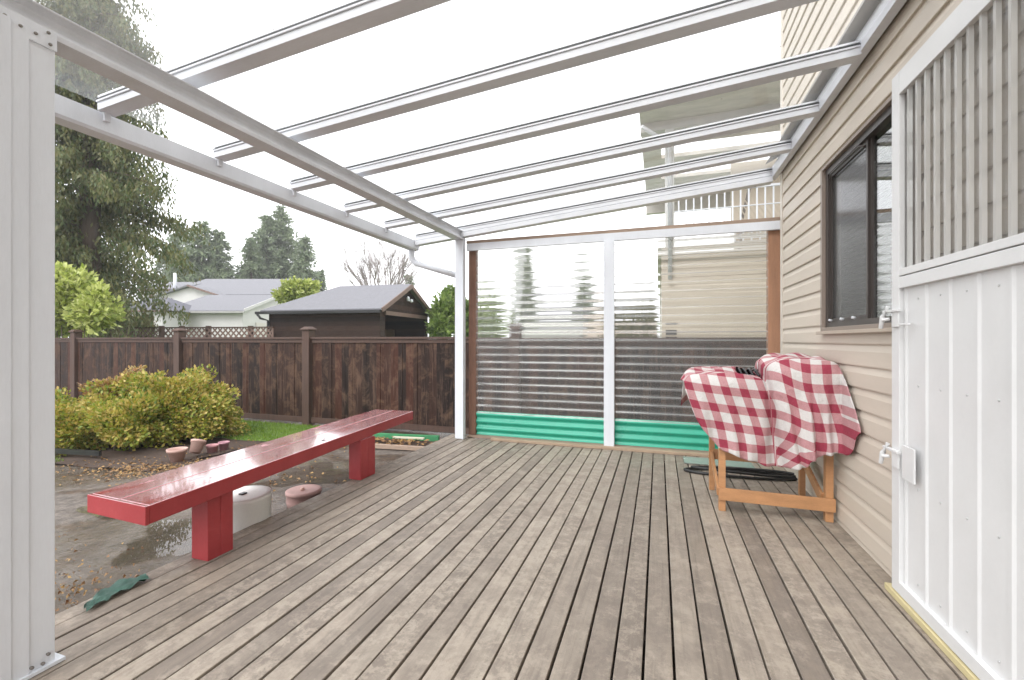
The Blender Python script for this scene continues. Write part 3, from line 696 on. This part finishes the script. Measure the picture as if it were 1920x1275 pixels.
for i in range(NS+1):
    s = i/NS; tu, tv = ik(TOPK, s); bu, bv = ik(BOTK, s); y0 = yf(s); colp = []; uvp = []
    tx, tz = px(tu, tv, y0+.03); bx_, bz = px(bu, bv, y0)
    edge = min(1, s/.08, (1-s)/.08)
    wob = .012*math.sin(s*46)*.7+.006*math.sin(s*90+1)
    # back and top
    for j in range(NB):
        t = j/NB; yy = 4.0-(4.0-y0-.05)*t; 
        zz = tz+.0+.025*math.sin(math.pi*t)*edge+.01*math.sin(s*30+t*9) if t > .15 else tz-.25*(1-t/.15)
        x_ = tx+(0.02*math.sin(t*6)); x_ = min(x_, 1.088)
        colp.append((x_, yy, zz)); uvp.append((x_, 1.25+(NB-j)*.035))
    for j in range(NF+1):
        t = j/NF; q = t**.92
        x = tx+(bx_-tx)*q; z = tz+(bz-tz)*q
        y = y0+.05*(1-min(1,t*7))**2+wob*t*1.5+.010*math.sin(s*21+t*5)*t
        # big diagonal folds falling from the hump
        y += -.028*math.exp(-((s-.60+.12*t)/.035)**2)*t+.022*math.exp(-((s-.53+.16*t)/.03)**2)*t-.02*math.exp(-((s-.70+.03*t)/.02)**2)*t
        z += .006*math.sin(s*60)*t*t
        if x > 1.092:
            k_ = 1.092/x; x, y, z = 1.092, y*k_, CH+(z-CH)*k_
        colp.append((x, y, z))
        sl = (1-s)
        lean = (.20 if s < .44 else -.55*math.exp(-((s-.52)/.13)**2)*t)
        uu = x*1.12+lean*(z-.7)+.05*math.sin(z*7+1)*(.5 if s < .44 else 1); vv = z*1.04+(.10*x if s < .44 else .35*(x-.95)*math.exp(-((s-.52)/.14)**2))
        uvp.append((uu, vv))
    grid.append(colp); uvs.append(uvp)
for i in range(NS):
    for j in range(len(grid[0])-1):
        s = i/NS
        if .31 < s < .425 and 6 < j < NB-2: continue
        cb.face([grid[i][j], grid[i+1][j], grid[i+1][j+1], grid[i][j+1]], [uvs[i][j], uvs[i+1][j], uvs[i+1][j+1], uvs[i][j+1]], True)
o = cb.build('tablecloth', CLOTH)
import bmesh
bm = bmesh.new(); bm.from_mesh(o.data); bmesh.ops.remove_doubles(bm, verts=bm.verts, dist=.00001); bm.to_mesh(o.data); bm.free()
md = o.modifiers.new('thick', 'SOLIDIFY'); md.thickness = .0025
tag(o, 'red and white checked cloth draped in folds over the pine table', 'tablecloth')
# flat hose loop
b = MB(); cx, cyy = .69, 4.36
pts = [(cx+.46*math.cos(t)*(1+.04*math.sin(3*t)), cyy+.10*math.sin(t)+.02*math.cos(t), .014) for t in [i/40*2*math.pi for i in range(41)]]
b.tube(pts, .013, 8, False)
pts = [(cx+.02+.42*math.cos(t), cyy+.02+.075*math.sin(t), .036+.006*math.sin(2*t)) for t in [i/40*2*math.pi for i in range(41)]]
b.tube(pts, .012, 8, False)
tag(b.build('hose', BLACKR), 'black rubber hose coiled flat on the deck behind the table', 'hose')
b = MB(); b.box(.235,.85,4.60,4.84,.004,.012); tag(b.build('plastic_sheet', simple('grey_plastic', (.30,.33,.30), .25, .1, 5)), 'grey green plastic sheet lying on the deck behind the hose', 'sheet')

# ------------------------------------------------------------------ fence
FY = 6.3
fn = thing('fence', 'tall dark brown stained board fence across the back of the yard', 'fence', (-5.9, FY, -.3))
PX = [-15.6,-12.3,-9.07,-5.88,-2.0,1.9,5.1]
for a, c in zip(PX[:-1], PX[1:]):
    b = MB(); x = a+.09
    while x < c-.09:
        w = min(.14, c-.09-x); yy = R.uniform(-.006,.006); b.box(x+.0006, x+w-.0006, FY-.01+yy, FY+.01+yy, -.26, 1.19); x += .14
    b.box(a+.09,c-.09,FY+.018,FY+.026,-.26,1.19); b.build('board_panel', FENCE, fn, bevel=0)
    b = MB(); b.box(a+.09,c-.09,FY-.05,FY+.05,1.215,1.25); b.box(a+.09,c-.09,FY-.028,FY-.012,1.15,1.214); b.build('top_rail', FPOST, fn, bevel=.004)
    b = MB(); b.box(a+.09,c-.09,FY-.035,FY-.012,-.25,-.16); b.build('bottom_rail', FPOST, fn)
for x in PX:
    b = MB(); b.box(x-.075,x+.075,FY-.075,FY+.075,-.32,1.37); p = b.build('post', FPOST, fn, bevel=.006)
    b = MB(); b.box(x-.10,x+.10,FY-.10,FY+.10,1.371,1.395)
    b.raw([Vector(q) for q in ((x-.095,FY-.095,1.396),(x+.095,FY-.095,1.396),(x+.095,FY+.095,1.396),(x-.095,FY+.095,1.396),(x-.05,FY-.05,1.435),(x+.05,FY-.05,1.435),(x+.05,FY+.05,1.435),(x-.05,FY+.05,1.435))],
          [(0,1,5,4),(1,2,6,5),(2,3,7,6),(3,0,4,7),(4,5,6,7)])
    b.build('post_cap', FPOST, p, bevel=.006)
# lattice topped fence of the neighbours
def mid(u, dep): p = at(u, dep); return Vector((p.x, p.y, 0))
lf = thing('lattice_fence', 'low dark fence with diagonal lattice top before the white houses', 'fence', (*mid(350,15)[:2], -.3))
a, c = mid(196, 15.5), mid(512, 14.5); d = (c-a).normalized(); L = (c-a).length; z0, z1 = 1.27, 1.60
b = MB()
x = -.3
while x < L:
    for sg in (1, -1):
        p0 = a+d*max(0, x)+Vector((0,0,0)); q = x+.33
        s_, e_ = (z0, z1) if sg == 1 else (z1, z0)
        b.bar(a+d*max(0,x)+Vector((0,sg*.008,s_)), a+d*min(L,q)+Vector((0,sg*.008,e_)), .05, .01, up=d.cross(Vector((0,0,1))))
    x += .2
b.build('lattice', SHEDT, lf)
b = MB(); b.bar(a+Vector((0,0,z1+.02)), c+Vector((0,0,z1+.02)), .06, .04); b.bar(a+Vector((0,0,z0)), c+Vector((0,0,z0)), .06, .05); b.bar(a+Vector((0,0,.45)), c+Vector((0,0,.45)), .03, 1.6); b.build('rail_and_boards', FPOST, lf)
for u in (203,303,341,391,470,505):
    p = mid(u, 15); b = MB(); b.box(p.x-.06,p.x+.06,p.y-.06,p.y+.06,-.3,1.68); b.build('post', FPOST, lf)

# ------------------------------------------------------------------ buildings beyond
def Fr(u, dep, ang):
    """local frame: a = along facade to the right, b = away, measured from the facade's right-hand corner"""
    o = mid(u, dep); A_ = YAW+ang; ex = Vector((math.cos(A_), math.sin(A_), 0)); ey = Vector((-math.sin(A_), math.cos(A_), 0))
    return lambda a, b_, z: o+ex*a+ey*b_+Vector((0,0,z))
def quads(name, m, parent, faces):
    b = MB()
    for f in faces: b.face(f)
    return b.build(name, m, parent)
def solid(name, m, parent, P, a0, a1, b0, b1, z0, z1):
    b = MB(); pts = [P(a0,b0,z0),P(a1,b0,z0),P(a1,b1,z0),P(a0,b1,z0),P(a0,b0,z1),P(a1,b0,z1),P(a1,b1,z1),P(a0,b1,z1)]
    b.raw(pts, [(0,3,2,1),(4,5,6,7),(0,1,5,4),(1,2,6,5),(2,3,7,6),(3,0,4,7)]); return b.build(name, m, parent)
def gable(name, m, parent, P, a0, a1, b0, b1, ze, zr, ov=.25, th=.09, wall=None, hipl=0):
    """ridge along a"""
    bm_ = (b0+b1)/2; sl = (zr-ze)/(bm_-b0); b = MB()
    for sgn in (0, 1):
        e0 = b0-ov if sgn == 0 else b1+ov; ez = ze-sl*ov
        T = [P(a0-ov,e0,ez),P(a1+ov,e0,ez),P(a1+ov,bm_,zr),P(a0-ov+hipl,bm_,zr)]
        B = [p-Vector((0,0,th)) for p in T]
        b.raw(T+B, [(0,1,2,3),(7,6,5,4),(0,4,5,1),(1,5,6,2),(2,6,7,3),(3,7,4,0)])
    if hipl: b.face([P(a0-ov,b0-ov,ze-sl*ov), P(a0-ov+hipl,bm_,zr), P(a0-ov,b1+ov,ze-sl*ov)])
    r_ = b.build(name, m, parent)
    return r_
def gable_walls(m, parent, P, a0, a1, b0, b1, zb, ze, zr, name='wall'):
    bm_ = (b0+b1)/2; zr -= .1; ze -= .1
    return quads(name, m, parent, [[P(a0,b0,zb),P(a1,b0,zb),P(a1,b0,ze),P(a0,b0,ze)], [P(a1,b0,zb),P(a1,b1,zb),P(a1,b1,ze),P(a1,bm_,zr),P(a1,b0,ze)],
        [P(a0,b1,zb),P(a0,b0,zb),P(a0,b0,ze),P(a0,bm_,zr),P(a0,b1,ze)], [P(a1,b1,zb),P(a0,b1,zb),P(a0,b1,ze),P(a1,b1,ze)]])

# brown shed
P = Fr(712, 14, math.atan2(-.9, 3.99)); zb = -.3
sh = thing('shed', 'dark brown timber shed with grey roof and open doorway behind the fence', 'shed', P(0,0,zb))
W_, D_ = 4.1, 3.75
quads('wall', SHEDW, sh, [[P(-W_,0,zb),P(0,0,zb),P(0,0,2.25),P(-W_,0,2.25)], [P(-W_,D_,zb),P(-W_,0,zb),P(-W_,0,2.25),P(-W_,D_,2.25)], [P(-W_,D_,zb),P(0,D_,zb),P(0,D_,2.25),P(-W_,D_,2.25)],
    [P(0,0,zb),P(0,.35,zb),P(0,.35,2.1),P(0,0,2.1)], [P(0,D_-.3,zb),P(0,D_,zb),P(0,D_,2.1),P(0,D_-.3,2.1)], [P(0,0,2.1),P(0,D_,2.1),P(0,D_,2.25),P(0,D_/2,3.08),P(0,0,2.25)]])
gable('roof', ROOFG, sh, P, -W_, 0, 0, D_, 2.28, 3.2, .18, .06, hipl=1.6)
b = MB()
for s0, s1 in (((.2,-.2,2.14),(.2,D_/2,3.11)), ((.2,D_+.2,2.14),(.2,D_/2,3.11))): b.bar(P(*s0), P(*s1), .04, .14)
b.build('barge_board', SHEDT, sh)
b = MB(); b.bar(P(.03,.35,zb),P(.03,.35,2.1),.09,.09); b.bar(P(.03,.0,zb),P(.03,.0,2.2),.10,.10); b.bar(P(.03,D_-.3,zb),P(.03,D_-.3,2.1),.08,.08); b.bar(P(.03,.30,2.08),P(.03,D_-.2,2.08),.06,.13); b.build('door_trim', SHEDT, sh)
b = MB(); b.bar(P(-W_-.3,-.24,2.10),P(.15,-.24,2.10),.09,.09); b.tube([P(-W_-.25,-.24,2.06),P(-W_-.15,-.2,1.92),P(-W_+.02,-.06,1.85),P(-W_+.02,-.06,.2)],.04,8); b.build('gutter', DARKM, sh)
b = MB(); b.bar(P(.06,D_/2-.05,2.62),P(.06,D_/2+.10,2.62),.05,.05); b.lathe([(0,0),(.06,.02),(.05,.1),(0,.13)], P(.12,D_/2-.12,2.62), 12); b.lathe([(0,0),(.06,.02),(.05,.1),(0,.13)], P(.12,D_/2+.15,2.55), 12); b.build('lamp', WHITE, sh)
solid('ladder_stack', BROWNP, sh, P, -.9, -.7, .9, 1.0, zb, 1.5); solid('storage_shelf', FPOST, sh, P, -1.4, -1.0, 1.8, 2.9, zb, 1.6)

# white garage-like house, nearer
P = Fr(455, 24, 0)
h1 = thing('white_house', 'low white bungalow with light grey gable roof beside the brown shed', 'house', P(0,0,-.3), 'white houses beyond the fence')
gable_walls(HWHITE, h1, P, -4.1, 0, 0, 7, -.3, 2.85, 4.05); gable('roof', ROOFG, h1, P, -4.1, 0, 0, 7, 2.85, 4.0, .2)
solid('garage_door', simple('offwhite_door', (.55,.52,.48), .5, .05), h1, P, .01, .05, 1.2, 5.5, -.3, 2.2)
b = MB(); b.bar(P(-4.35,-.28,2.70),P(.25,-.28,2.70),.1,.1); b.build('gutter', simple('pale_grey_gutter', (.35,.34,.33), .5), h1)
b = MB(); b.bar(P(.22,-.22,2.80),P(.22,3.5,3.95),.04,.16); b.build('barge_board', HWHITE, h1)
# two storey behind
P = Fr(530, 31, 0)
h2 = thing('white_house', 'two storey white house with small dark window and metal chimney pipe', 'house', P(0,0,-.3), 'white houses beyond the fence')
gable_walls(HWHITE, h2, P, -8.3, 0, 0, 9, -.3, 4.45, 6.05); gable('roof', ROOFG, h2, P, -8.3, 0, 0, 9, 4.45, 6.1, .2)
gable('wing_roof', ROOFG, h2, P, -10.6, -8.0, .5, 7, 4.9, 5.75, .25); gable_walls(HWHITE, h2, P, -10.4, -8.0, .5, 7, -.3, 4.85, 5.6, 'wing_wall')
c0 = -5.55
quads('gable_wall', HWHITE, h2, [[P(c0-2.5,-1.2,-.3),P(c0+2.5,-1.2,-.3),P(c0+2.5,-1.2,4.0),P(c0,-1.2,4.78),P(c0-2.5,-1.2,4.0)], [P(c0-2.5,3,-.3),P(c0-2.5,-1.2,-.3),P(c0-2.5,-1.2,4.0),P(c0-2.5,3,4.0)], [P(c0+2.5,-1.2,-.3),P(c0+2.5,3,-.3),P(c0+2.5,3,4.0),P(c0+2.5,-1.2,4.0)]])
b = MB()
for sg in (-1, 1):
    T = [P(c0+sg*2.8,-1.5,3.98),P(c0,-1.5,4.9),P(c0,4.5,4.9),P(c0+sg*2.8,4.5,3.98)]; Bq = [p-Vector((0,0,.09)) for p in T]
    b.raw(T+Bq, [(0,1,2,3),(7,6,5,4),(0,4,5,1),(1,5,6,2),(2,6,7,3),(3,7,4,0)])
b.build('gable_roof', ROOFG, h2)
b = MB(); b.bar(P(c0,-1.56,4.84),P(c0+2.8,-1.56,3.92),.05,.12); b.build('fascia', SHEDT, h2)
solid('window', DARKM, h2, P, c0-1.55, c0-1.25, -1.24, -1.21, 3.6, 4.0)
b = MB(); b.tube([P(-8.15,.8,4.6),P(-8.15,.8,6.0)],.1,10); b.build('chimney_pipe', WHITE2, h2)
b = MB(); b.bar(P(-10.7,.2,4.72),P(-8.1,.2,4.72),.08,.12); b.tube([P(-8.2,-1.25,4.3),P(-8.15,-1.3,-.3)],.05,6); b.build('downpipe', SHEDT, h2)
# low hip roofed house left
P = Fr(306, 22, 0)
h3 = thing('white_house', 'small low house with dark grey hip roof behind the cedar hedge', 'house', P(0,0,-.3), 'white houses beyond the fence')
gable_walls(HWHITE, h3, P, -2.6, -.2, .2, 3.8, -.3, 2.7, 2.8)
b = MB(); e = [P(-3.0,0,2.68),P(.15,0,2.68),P(.15,4,2.68),P(-3.0,4,2.68)]; r0, r1 = P(-2.2,2,3.5), P(-1.3,2,3.5)
for f in ((e[0],e[1],r1,r0),(e[1],e[2],r1),(e[2],e[3],r0,r1),(e[3],e[0],r0)): b.face(f)
b.build('roof', simple('darker_shingle', (.11,.11,.13), .85, .15, 9, bmp=.4), h3)
solid('fascia', SHEDT, h3, P, -3.02, .17, -.02, .0, 2.6, 2.68)
# houses seen through the corrugated screen
P = Fr(1120, 40, 0)
h4 = thing('white_house', 'distant white house seen through the left clear corrugated sheet', 'house', P(0,0,-.3), 'white houses beyond the fence')
gable_walls(HWHITE, h4, P, -6.5, 0, 0, 8, -.3, 3.3, 4.6); gable('roof', ROOFG, h4, P, -6.5, 0, 0, 8, 3.3, 4.7, .3)
P = Fr(1232, 30, .1)
h5 = thing('white_house', 'distant pinkish house seen through the right clear corrugated sheet', 'house', P(0,0,-.3), 'white houses beyond the fence')
gable_walls(simple('pinkish_wall', (.6,.48,.44), .6, .1), h5, P, -2.6, 0, 0, 8, -.3, 2.9, 3.6); gable('roof', ROOFG, h5, P, -2.6, 0, 0, 8, 2.9, 3.9, .3)

# neighbour house with covered balcony, right
nh = thing('balcony_house', 'beige sided house with covered upper balcony and white railing beyond the screen', 'house', (.1, 8.5, -.3))
b = MB(); siding(b, lambda y, o, z: (y, 8.5-o, z), .046, 6.0, -.3, 2.72); b.build('wall_siding', SIDE2, nh)
b = MB(); siding(b, lambda y, o, z: (.05-o, y, z), 8.5, 13.5, -.3, 2.72); b.build('side_wall_siding', SIDE2, nh)
b = MB(); b.box(-.02,6.0,8.42,13.5,2.721,2.86); b.build('balcony_floor', simple('balcony_edge', (.6,.58,.55), .5, .05), nh)
b = MB(); b.box(-.32,6,7.62,9.55,5.16,5.24); b.box(-.32,6,10.2,10.75,5.16,5.24); b.box(-.32,6,11.5,12.6,5.16,5.24); b.box(-.32,.05,9.55,12.6,5.15,5.25); b.build('balcony_roof', SOFF, nh)
b = MB(); pb = simple('pale_beam', (.45,.43,.4), .6, .1); b.box(-.32,6,8.45,8.6,5.0,5.17); b.build('roof_beam', pb, nh)
b = MB(); b.box(-.32,6,12.45,12.6,4.6,5.16); b.build('roof_beam', pb, nh)
b = MB(); b.box(.11,.265,8.45,8.60,2.861,4.999); b.build('column', simple('pale_column', (.55,.55,.53), .5, .05), nh)
b = MB(); b.tube([(-.28,8.0,4.9),(.12,8.3,4.72),(.19,8.40,4.6),(.19,8.40,2.3)], .035, 8); b.build('downpipe', WHITE2, nh)
rl = MB(); rl.box(.27,6,8.46,8.50,3.80,3.84); rl.box(.27,6,8.46,8.50,2.95,2.98); rl.box(.27,2.2,8.465,8.495,3.50,3.515); rail = rl.build('railing', WHITE, nh)
x = .33
while x < 3.2:
    b = MB(); b.box(x,x+.022,8.468,8.492,2.98,3.80); b.build('baluster', WHITE, rail); x += .125
b = MB(); b.box(1.55,6,11.0,11.1,2.861,5.17); b.build('back_wall', SIDE2, nh)
b = MB(); b.bar((1.35,9.2,2.9),(1.62,9.2,4.1),.05,.05); b.build('leaning_pole', GREYM, nh)
b = MB()
for k in range(12):
    for sg in (-1,1): b.bar((1.75+k*.08,9.0+sg*.006,2.9),(1.75+k*.08+sg*.5,9.0+sg*.006,3.75),.02,.008,up=(0,1,0))
b.build('lattice', SIDE2, nh)
solid('vent', DARKM, nh, lambda a, b_, z: Vector((a, b_, z)), .12, .30, 8.46, 8.48, 1.22, 1.38)

# ------------------------------------------------------------------ vegetation
def leafq(mb, p, d, w, l, n=None):
    """one narrow leaf/spray from p along d"""
    d = Vector(d).normalized()
    sd = d.cross(Vector((R.gauss(0,1),R.gauss(0,1),R.gauss(0,1)))).normalized()
    p = Vector(p); m_ = p+d*l*.5
    mb.face([p, m_+sd*w*.5, p+d*l, m_-sd*w*.5])
def rv(): 
    v = Vector((R.gauss(0,1),R.gauss(0,1),R.gauss(0,1))); return v.normalized()

def conifer(dep, u, vt, halfw, name, label, mleaf=L_FIR, dens=1.0, base=-.3, low=.12, droop=.35, group='firs far beyond the houses', sz=1.0, gap=0):
    top = at(u, dep, vt); h = top.z-base; x0, y0 = top.x, top.y
    hw = halfw*dep/FOC
    o = thing(name, label, 'tree', (x0, y0, base), group)
    b = MB(); b.tube([(x0,y0,base),(x0+.1,y0,base+h*.5),(x0,y0,base+h*.98)], [h*.018+.06,h*.011+.03,.02], 7); b.build('trunk', BARK, o)
    b = MB(); lev = int(h/.42*dens)
    for k in range(lev):
        f = low+(1-low)*(k+R.random())/lev; z = base+h*f
        if R.random() < gap*(1-f): continue
        Lmax = hw*((1-f)**.7)*1.15+.12
        for _ in range(R.randint(5,8)):
            a = R.uniform(0, 6.283); Lb = Lmax*R.uniform(.55,1.12)
            d = Vector((math.cos(a), math.sin(a), 0)); nst = max(3, int(Lb/.22*sz))
            for i in range(nst):
                t = (i+R.random())/nst
                p = Vector((x0,y0,z))+d*Lb*t+Vector((0,0,Lb*(.12*t-droop*t*t)))
                for _2 in range(5):
                    q = p+rv()*.14*sz
                    leafq(b, q, d*.6+rv()*.8+Vector((0,0,-.35)), .13*sz, R.uniform(.25,.5)*sz)
    b.build('crown', mleaf, o); return o

def crown(mb, c, rx, ry, rz_, n, w, l, up=.3, shell=.35, lump=.25, seed=0):
    rr = random.Random(seed); bumps = [(rv(), rr.uniform(.5,1)) for _ in range(14)]
    for _ in range(n):
        d = rv(); r = 1-abs(R.gauss(0, shell)); r = max(.1, r)
        k = 1+lump*(max((d.dot(bd)**9*s_ if d.dot(bd) > 0 else 0) for bd, s_ in bumps)-.45)
        p = Vector((c[0]+d.x*rx*r*k, c[1]+d.y*ry*r*k, c[2]+d.z*rz_*r*k))
        leafq(mb, p, d+rv()*.9+Vector((0,0,up)), w*R.uniform(.7,1.3), l*R.uniform(.7,1.3))

# large cedar at left
ct = at(165, 14); cx0, cy0 = ct.x, ct.y
cd = thing('cedar_tree', 'tall olive green cedar with drooping sprays rising at the left behind the fence', 'tree', (cx0, cy0, -.3))
b = MB(); b.tube([(cx0,cy0,-.3),(cx0+.1,cy0,6),(cx0,cy0,15.5)], [.38,.24,.04], 10); b.build('trunk', BARK, cd)
b = MB(); br = MB()
def cw(z):   # crown half width by height
    K = [(1.6,1.2),(2.8,2.2),(4.0,2.5),(5.9,2.75),(7.2,1.95),(9,1.75),(12,1.35),(16,.3)]
    for (a, p), (c, q) in zip(K[:-1], K[1:]):
        if z <= c: return p+(q-p)*(z-a)/(c-a)
    return .3
for k in range(400):
    z = 1.7+(k/400)**.85*13.6; a = R.uniform(0, 6.283); Lb = cw(z)*R.uniform(.45,1.28)
    d = Vector((math.cos(a), math.sin(a), 0)); base_ = Vector((cx0, cy0, z))
    P_ = [base_+d*Lb*t+Vector((0,0,Lb*(.15*t-.5*t*t+.12*t**4))) for t in (0,.3,.6,1)]
    if k % 3 == 0: br.tube(P_, [.035,.025,.015,.005], 5)
    ns = int(11+Lb*20)
    for i in range(ns):
        t = .15+.85*(i+R.random())/ns; p = base_+d*Lb*t+Vector((0,0,Lb*(.15*t-.5*t*t+.12*t**4)))+rv()*.12
        hang = R.uniform(.25,.75)
        for j in range(5):
            leafq(b, p+Vector((R.gauss(0,.07),R.gauss(0,.07),-hang*j/5)), Vector((R.gauss(0,.4),R.gauss(0,.4),-1)), .062, R.uniform(.11,.21))
b.build('crown', L_CEDAR, cd); br.build('branch', BARK, cd)

conifer(44, 378, 416, 88, 'fir_tree', 'broad grey green fir, largest above the two storey white house', dens=1.2, sz=1.25)
conifer(45, 410, 432, 60, 'fir_tree', 'shorter fir on the right flank of the broad fir', dens=1.2, sz=1.25)
conifer(46, 335, 424, 70, 'fir_tree', 'fir between the cedar and the broad fir, behind the chimney pipe', dens=1.1, sz=1.25)
conifer(50, 527, 388, 80, 'fir_tree', 'tallest fir with bare lower trunk above the white houses', dens=1.0, low=.28, sz=1.2, gap=.35)
conifer(49, 500, 402, 85, 'fir_tree', 'slightly shorter fir directly left of the tallest fir', dens=.95, low=.28, sz=1.2, gap=.4)
conifer(46, 470, 448, 48, 'fir_tree', 'low dense green fir left of the pair of tall firs', dens=1.3, sz=1.2)
conifer(48, 572, 443, 52, 'fir_tree', 'narrow pointed fir right of the tallest fir', dens=1.2, sz=1.2)
conifer(52, 602, 508, 20, 'fir_tree', 'smallest reddish fir tip at the right end of the fir row', mleaf=L_FIR, dens=1.1, sz=1)
conifer(40, 766, 512, 14, 'fir_tree', 'small dark fir tip poking up behind the shed ridge', dens=1.1, sz=.9)
conifer(42, 998, 462, 26, 'fir_tree', 'tall narrow fir seen through the left clear sheet', dens=1.6, sz=1.2)
conifer(44, 1103, 517, 36, 'fir_tree', 'lower broad fir seen through the left clear sheet near the middle post', dens=1.5, sz=1.2)

def shrub(name, label, cat, lobes, m, w, l, stems=6, group=None, mats=None, shell=.3, lump=.75):
    c0 = lobes[0]; base = Vector((c0[0], c0[1], gz(c0[0], c0[1])))
    o = thing(name, label, cat, base, group)
    for i, L_ in enumerate(lobes):
        if len(L_) > 7: m_ = L_[7]
        else: m_ = m
        b = MB(); crown(b, L_[:3], L_[3], L_[4], L_[5], L_[6], w, l, seed=i, shell=shell, lump=lump)
        b.build('foliage', m_, o)
    b = MB()
    for k in range(stems):
        L_ = lobes[k % len(lobes)]; e = Vector(L_[:3])+rv()*.3*L_[3]
        s_ = Vector((L_[0], L_[1], base.z-.02))+Vector((R.uniform(-.1,.1),R.uniform(-.1,.1),0))
        b.tube([s_, s_.lerp(e,.5)+rv()*.05*L_[3], e], [.022*L_[3]+.006,.015*L_[3]+.004,.004], 5)
    b.build('stems', BARK, o); return o
def lobe(u, v, dep, rpx, rzpx, n, m=None):
    p = at(u, dep, v); k = dep/FOC; t = [p.x, p.y, p.z, rpx*k, rpx*k*.9, rzpx*k, n]
    return t+[m] if m else t
shrub('azalea_bush', 'wide low azalea bush with yellow green and rusty leaves by the pots', 'bush',
    [lobe(310,775,6.5,85,62,9500), lobe(228,740,6.7,52,48,5500,L_RUST), lobe(205,770,6.5,60,45,4500), lobe(275,735,6.8,40,34,2500), lobe(150,800,6.1,70,48,6000), lobe(235,805,6.0,75,45,7000), lobe(395,778,6.7,70,42,7000), lobe(332,742,6.9,75,46,6500), lobe(390,745,7.0,45,30,2200), lobe(100,800,6.3,60,55,4000)],
    L_BUSH, .036, .055, 22, shell=.28, lump=1.1)
shrub('lime_shrub', 'bright lime green leafy shrub standing behind the fence at far left', 'bush',
    [lobe(118,575,10.5,58,58,3000), lobe(172,588,10.2,38,34,1900), lobe(140,548,10.6,38,38,1700), lobe(70,560,10.5,50,60,1500), lobe(185,560,10.3,22,30,500), lobe(110,525,10.5,28,24,700)], L_LIME, .085, .145, 8, shell=.38, lump=.9)
shrub('garden_tree', 'round mid green bush right of the brown shed', 'bush',
    [lobe(838,592,17,30,38,2400), lobe(822,612,16.6,22,24,900), lobe(850,560,17.3,20,24,800), lobe(880,600,18,44,46,2600), lobe(925,600,19,40,50,2200)], L_GREEN, .10, .19, 6, shell=.4)
shrub('garden_tree', 'yellow green bush showing above the shed roof left end', 'bush',
    [lobe(553,545,20,28,18,1300), lobe(575,540,20.3,22,14,800), lobe(532,556,20,16,12,500)], L_LIME, .10, .2, 4)
shrub('garden_tree', 'brownish bush seen through the right clear sheet before the distant houses', 'bush',
    [lobe(1180,605,26,42,25,1800), lobe(1212,600,25,20,30,900)], L_HEDGE, .14, .3, 4)
hd = thing('cedar_hedge', 'clipped olive cedar hedge before the low hip roofed house', 'hedge', (*mid(250,19)[:2], -.3))
b = MB()
for k in range(9):
    p = at(218+k*8.2, 19, 637); hh = 2.35+R.uniform(-.1,.1)
    for _ in range(900):
        f = R.random(); r = .20*(1-f**6)
        leafq(b, (p.x+R.gauss(0,r*.7), p.y+R.gauss(0,r*.7), -.3+hh*f+.15), (R.gauss(0,.3),R.gauss(0,.3),1), .05, .16)
b.build('foliage', L_HEDGE, hd)
# bare tree
bt = thing('bare_tree', 'leafless pale grey tree with fine twigs behind the shed roof', 'tree', (*mid(715,32)[:2], -.3))
b = MB()
def twig(p, d, L_, r, n):
    q = p+d*L_; b.tube([p, (p+q)/2+rv()*L_*.05, q], [r, r*.8, r*.6], 4, False)
    if n == 0: return
    for _ in range(3 if n > 1 else 4):
        s_ = R.uniform(.45,.95); nd = (d+rv()*.42+Vector((0,0,.12))).normalized()
        twig(p+d*L_*s_, nd, L_*R.uniform(.55,.8), r*.55, n-1)
p0 = mid(715,32); p0.z = -.3
b.tube([p0, p0+Vector((0,0,2.6))], [.16,.12], 8)
for k in range(13):
    a = k*.785*1.3; d = Vector((math.cos(a)*.55, math.sin(a)*.55, 1)).normalized()
    twig(p0+Vector((0,0,2.4+.1*k)), d, R.uniform(2.2,3.1), .075, 4)
b.build('branches', BARE, bt)

# damp air
b = MB(); b.box(-120, 120, -40, 160, -1.5, 24)
m = bpy.data.materials.new('damp_air'); m.use_nodes = True; nt = m.node_tree; nt.nodes.clear()
out = N(nt, 'ShaderNodeOutputMaterial'); v = N(nt, 'ShaderNodeVolumePrincipled'); v.inputs['Color'].default_value = (.95,.95,.96,1); v.inputs['Density'].default_value = .0018
nt.links.new(v.outputs[0], out.inputs['Volume'])
tag(b.build('haze', m), kind='stuff')
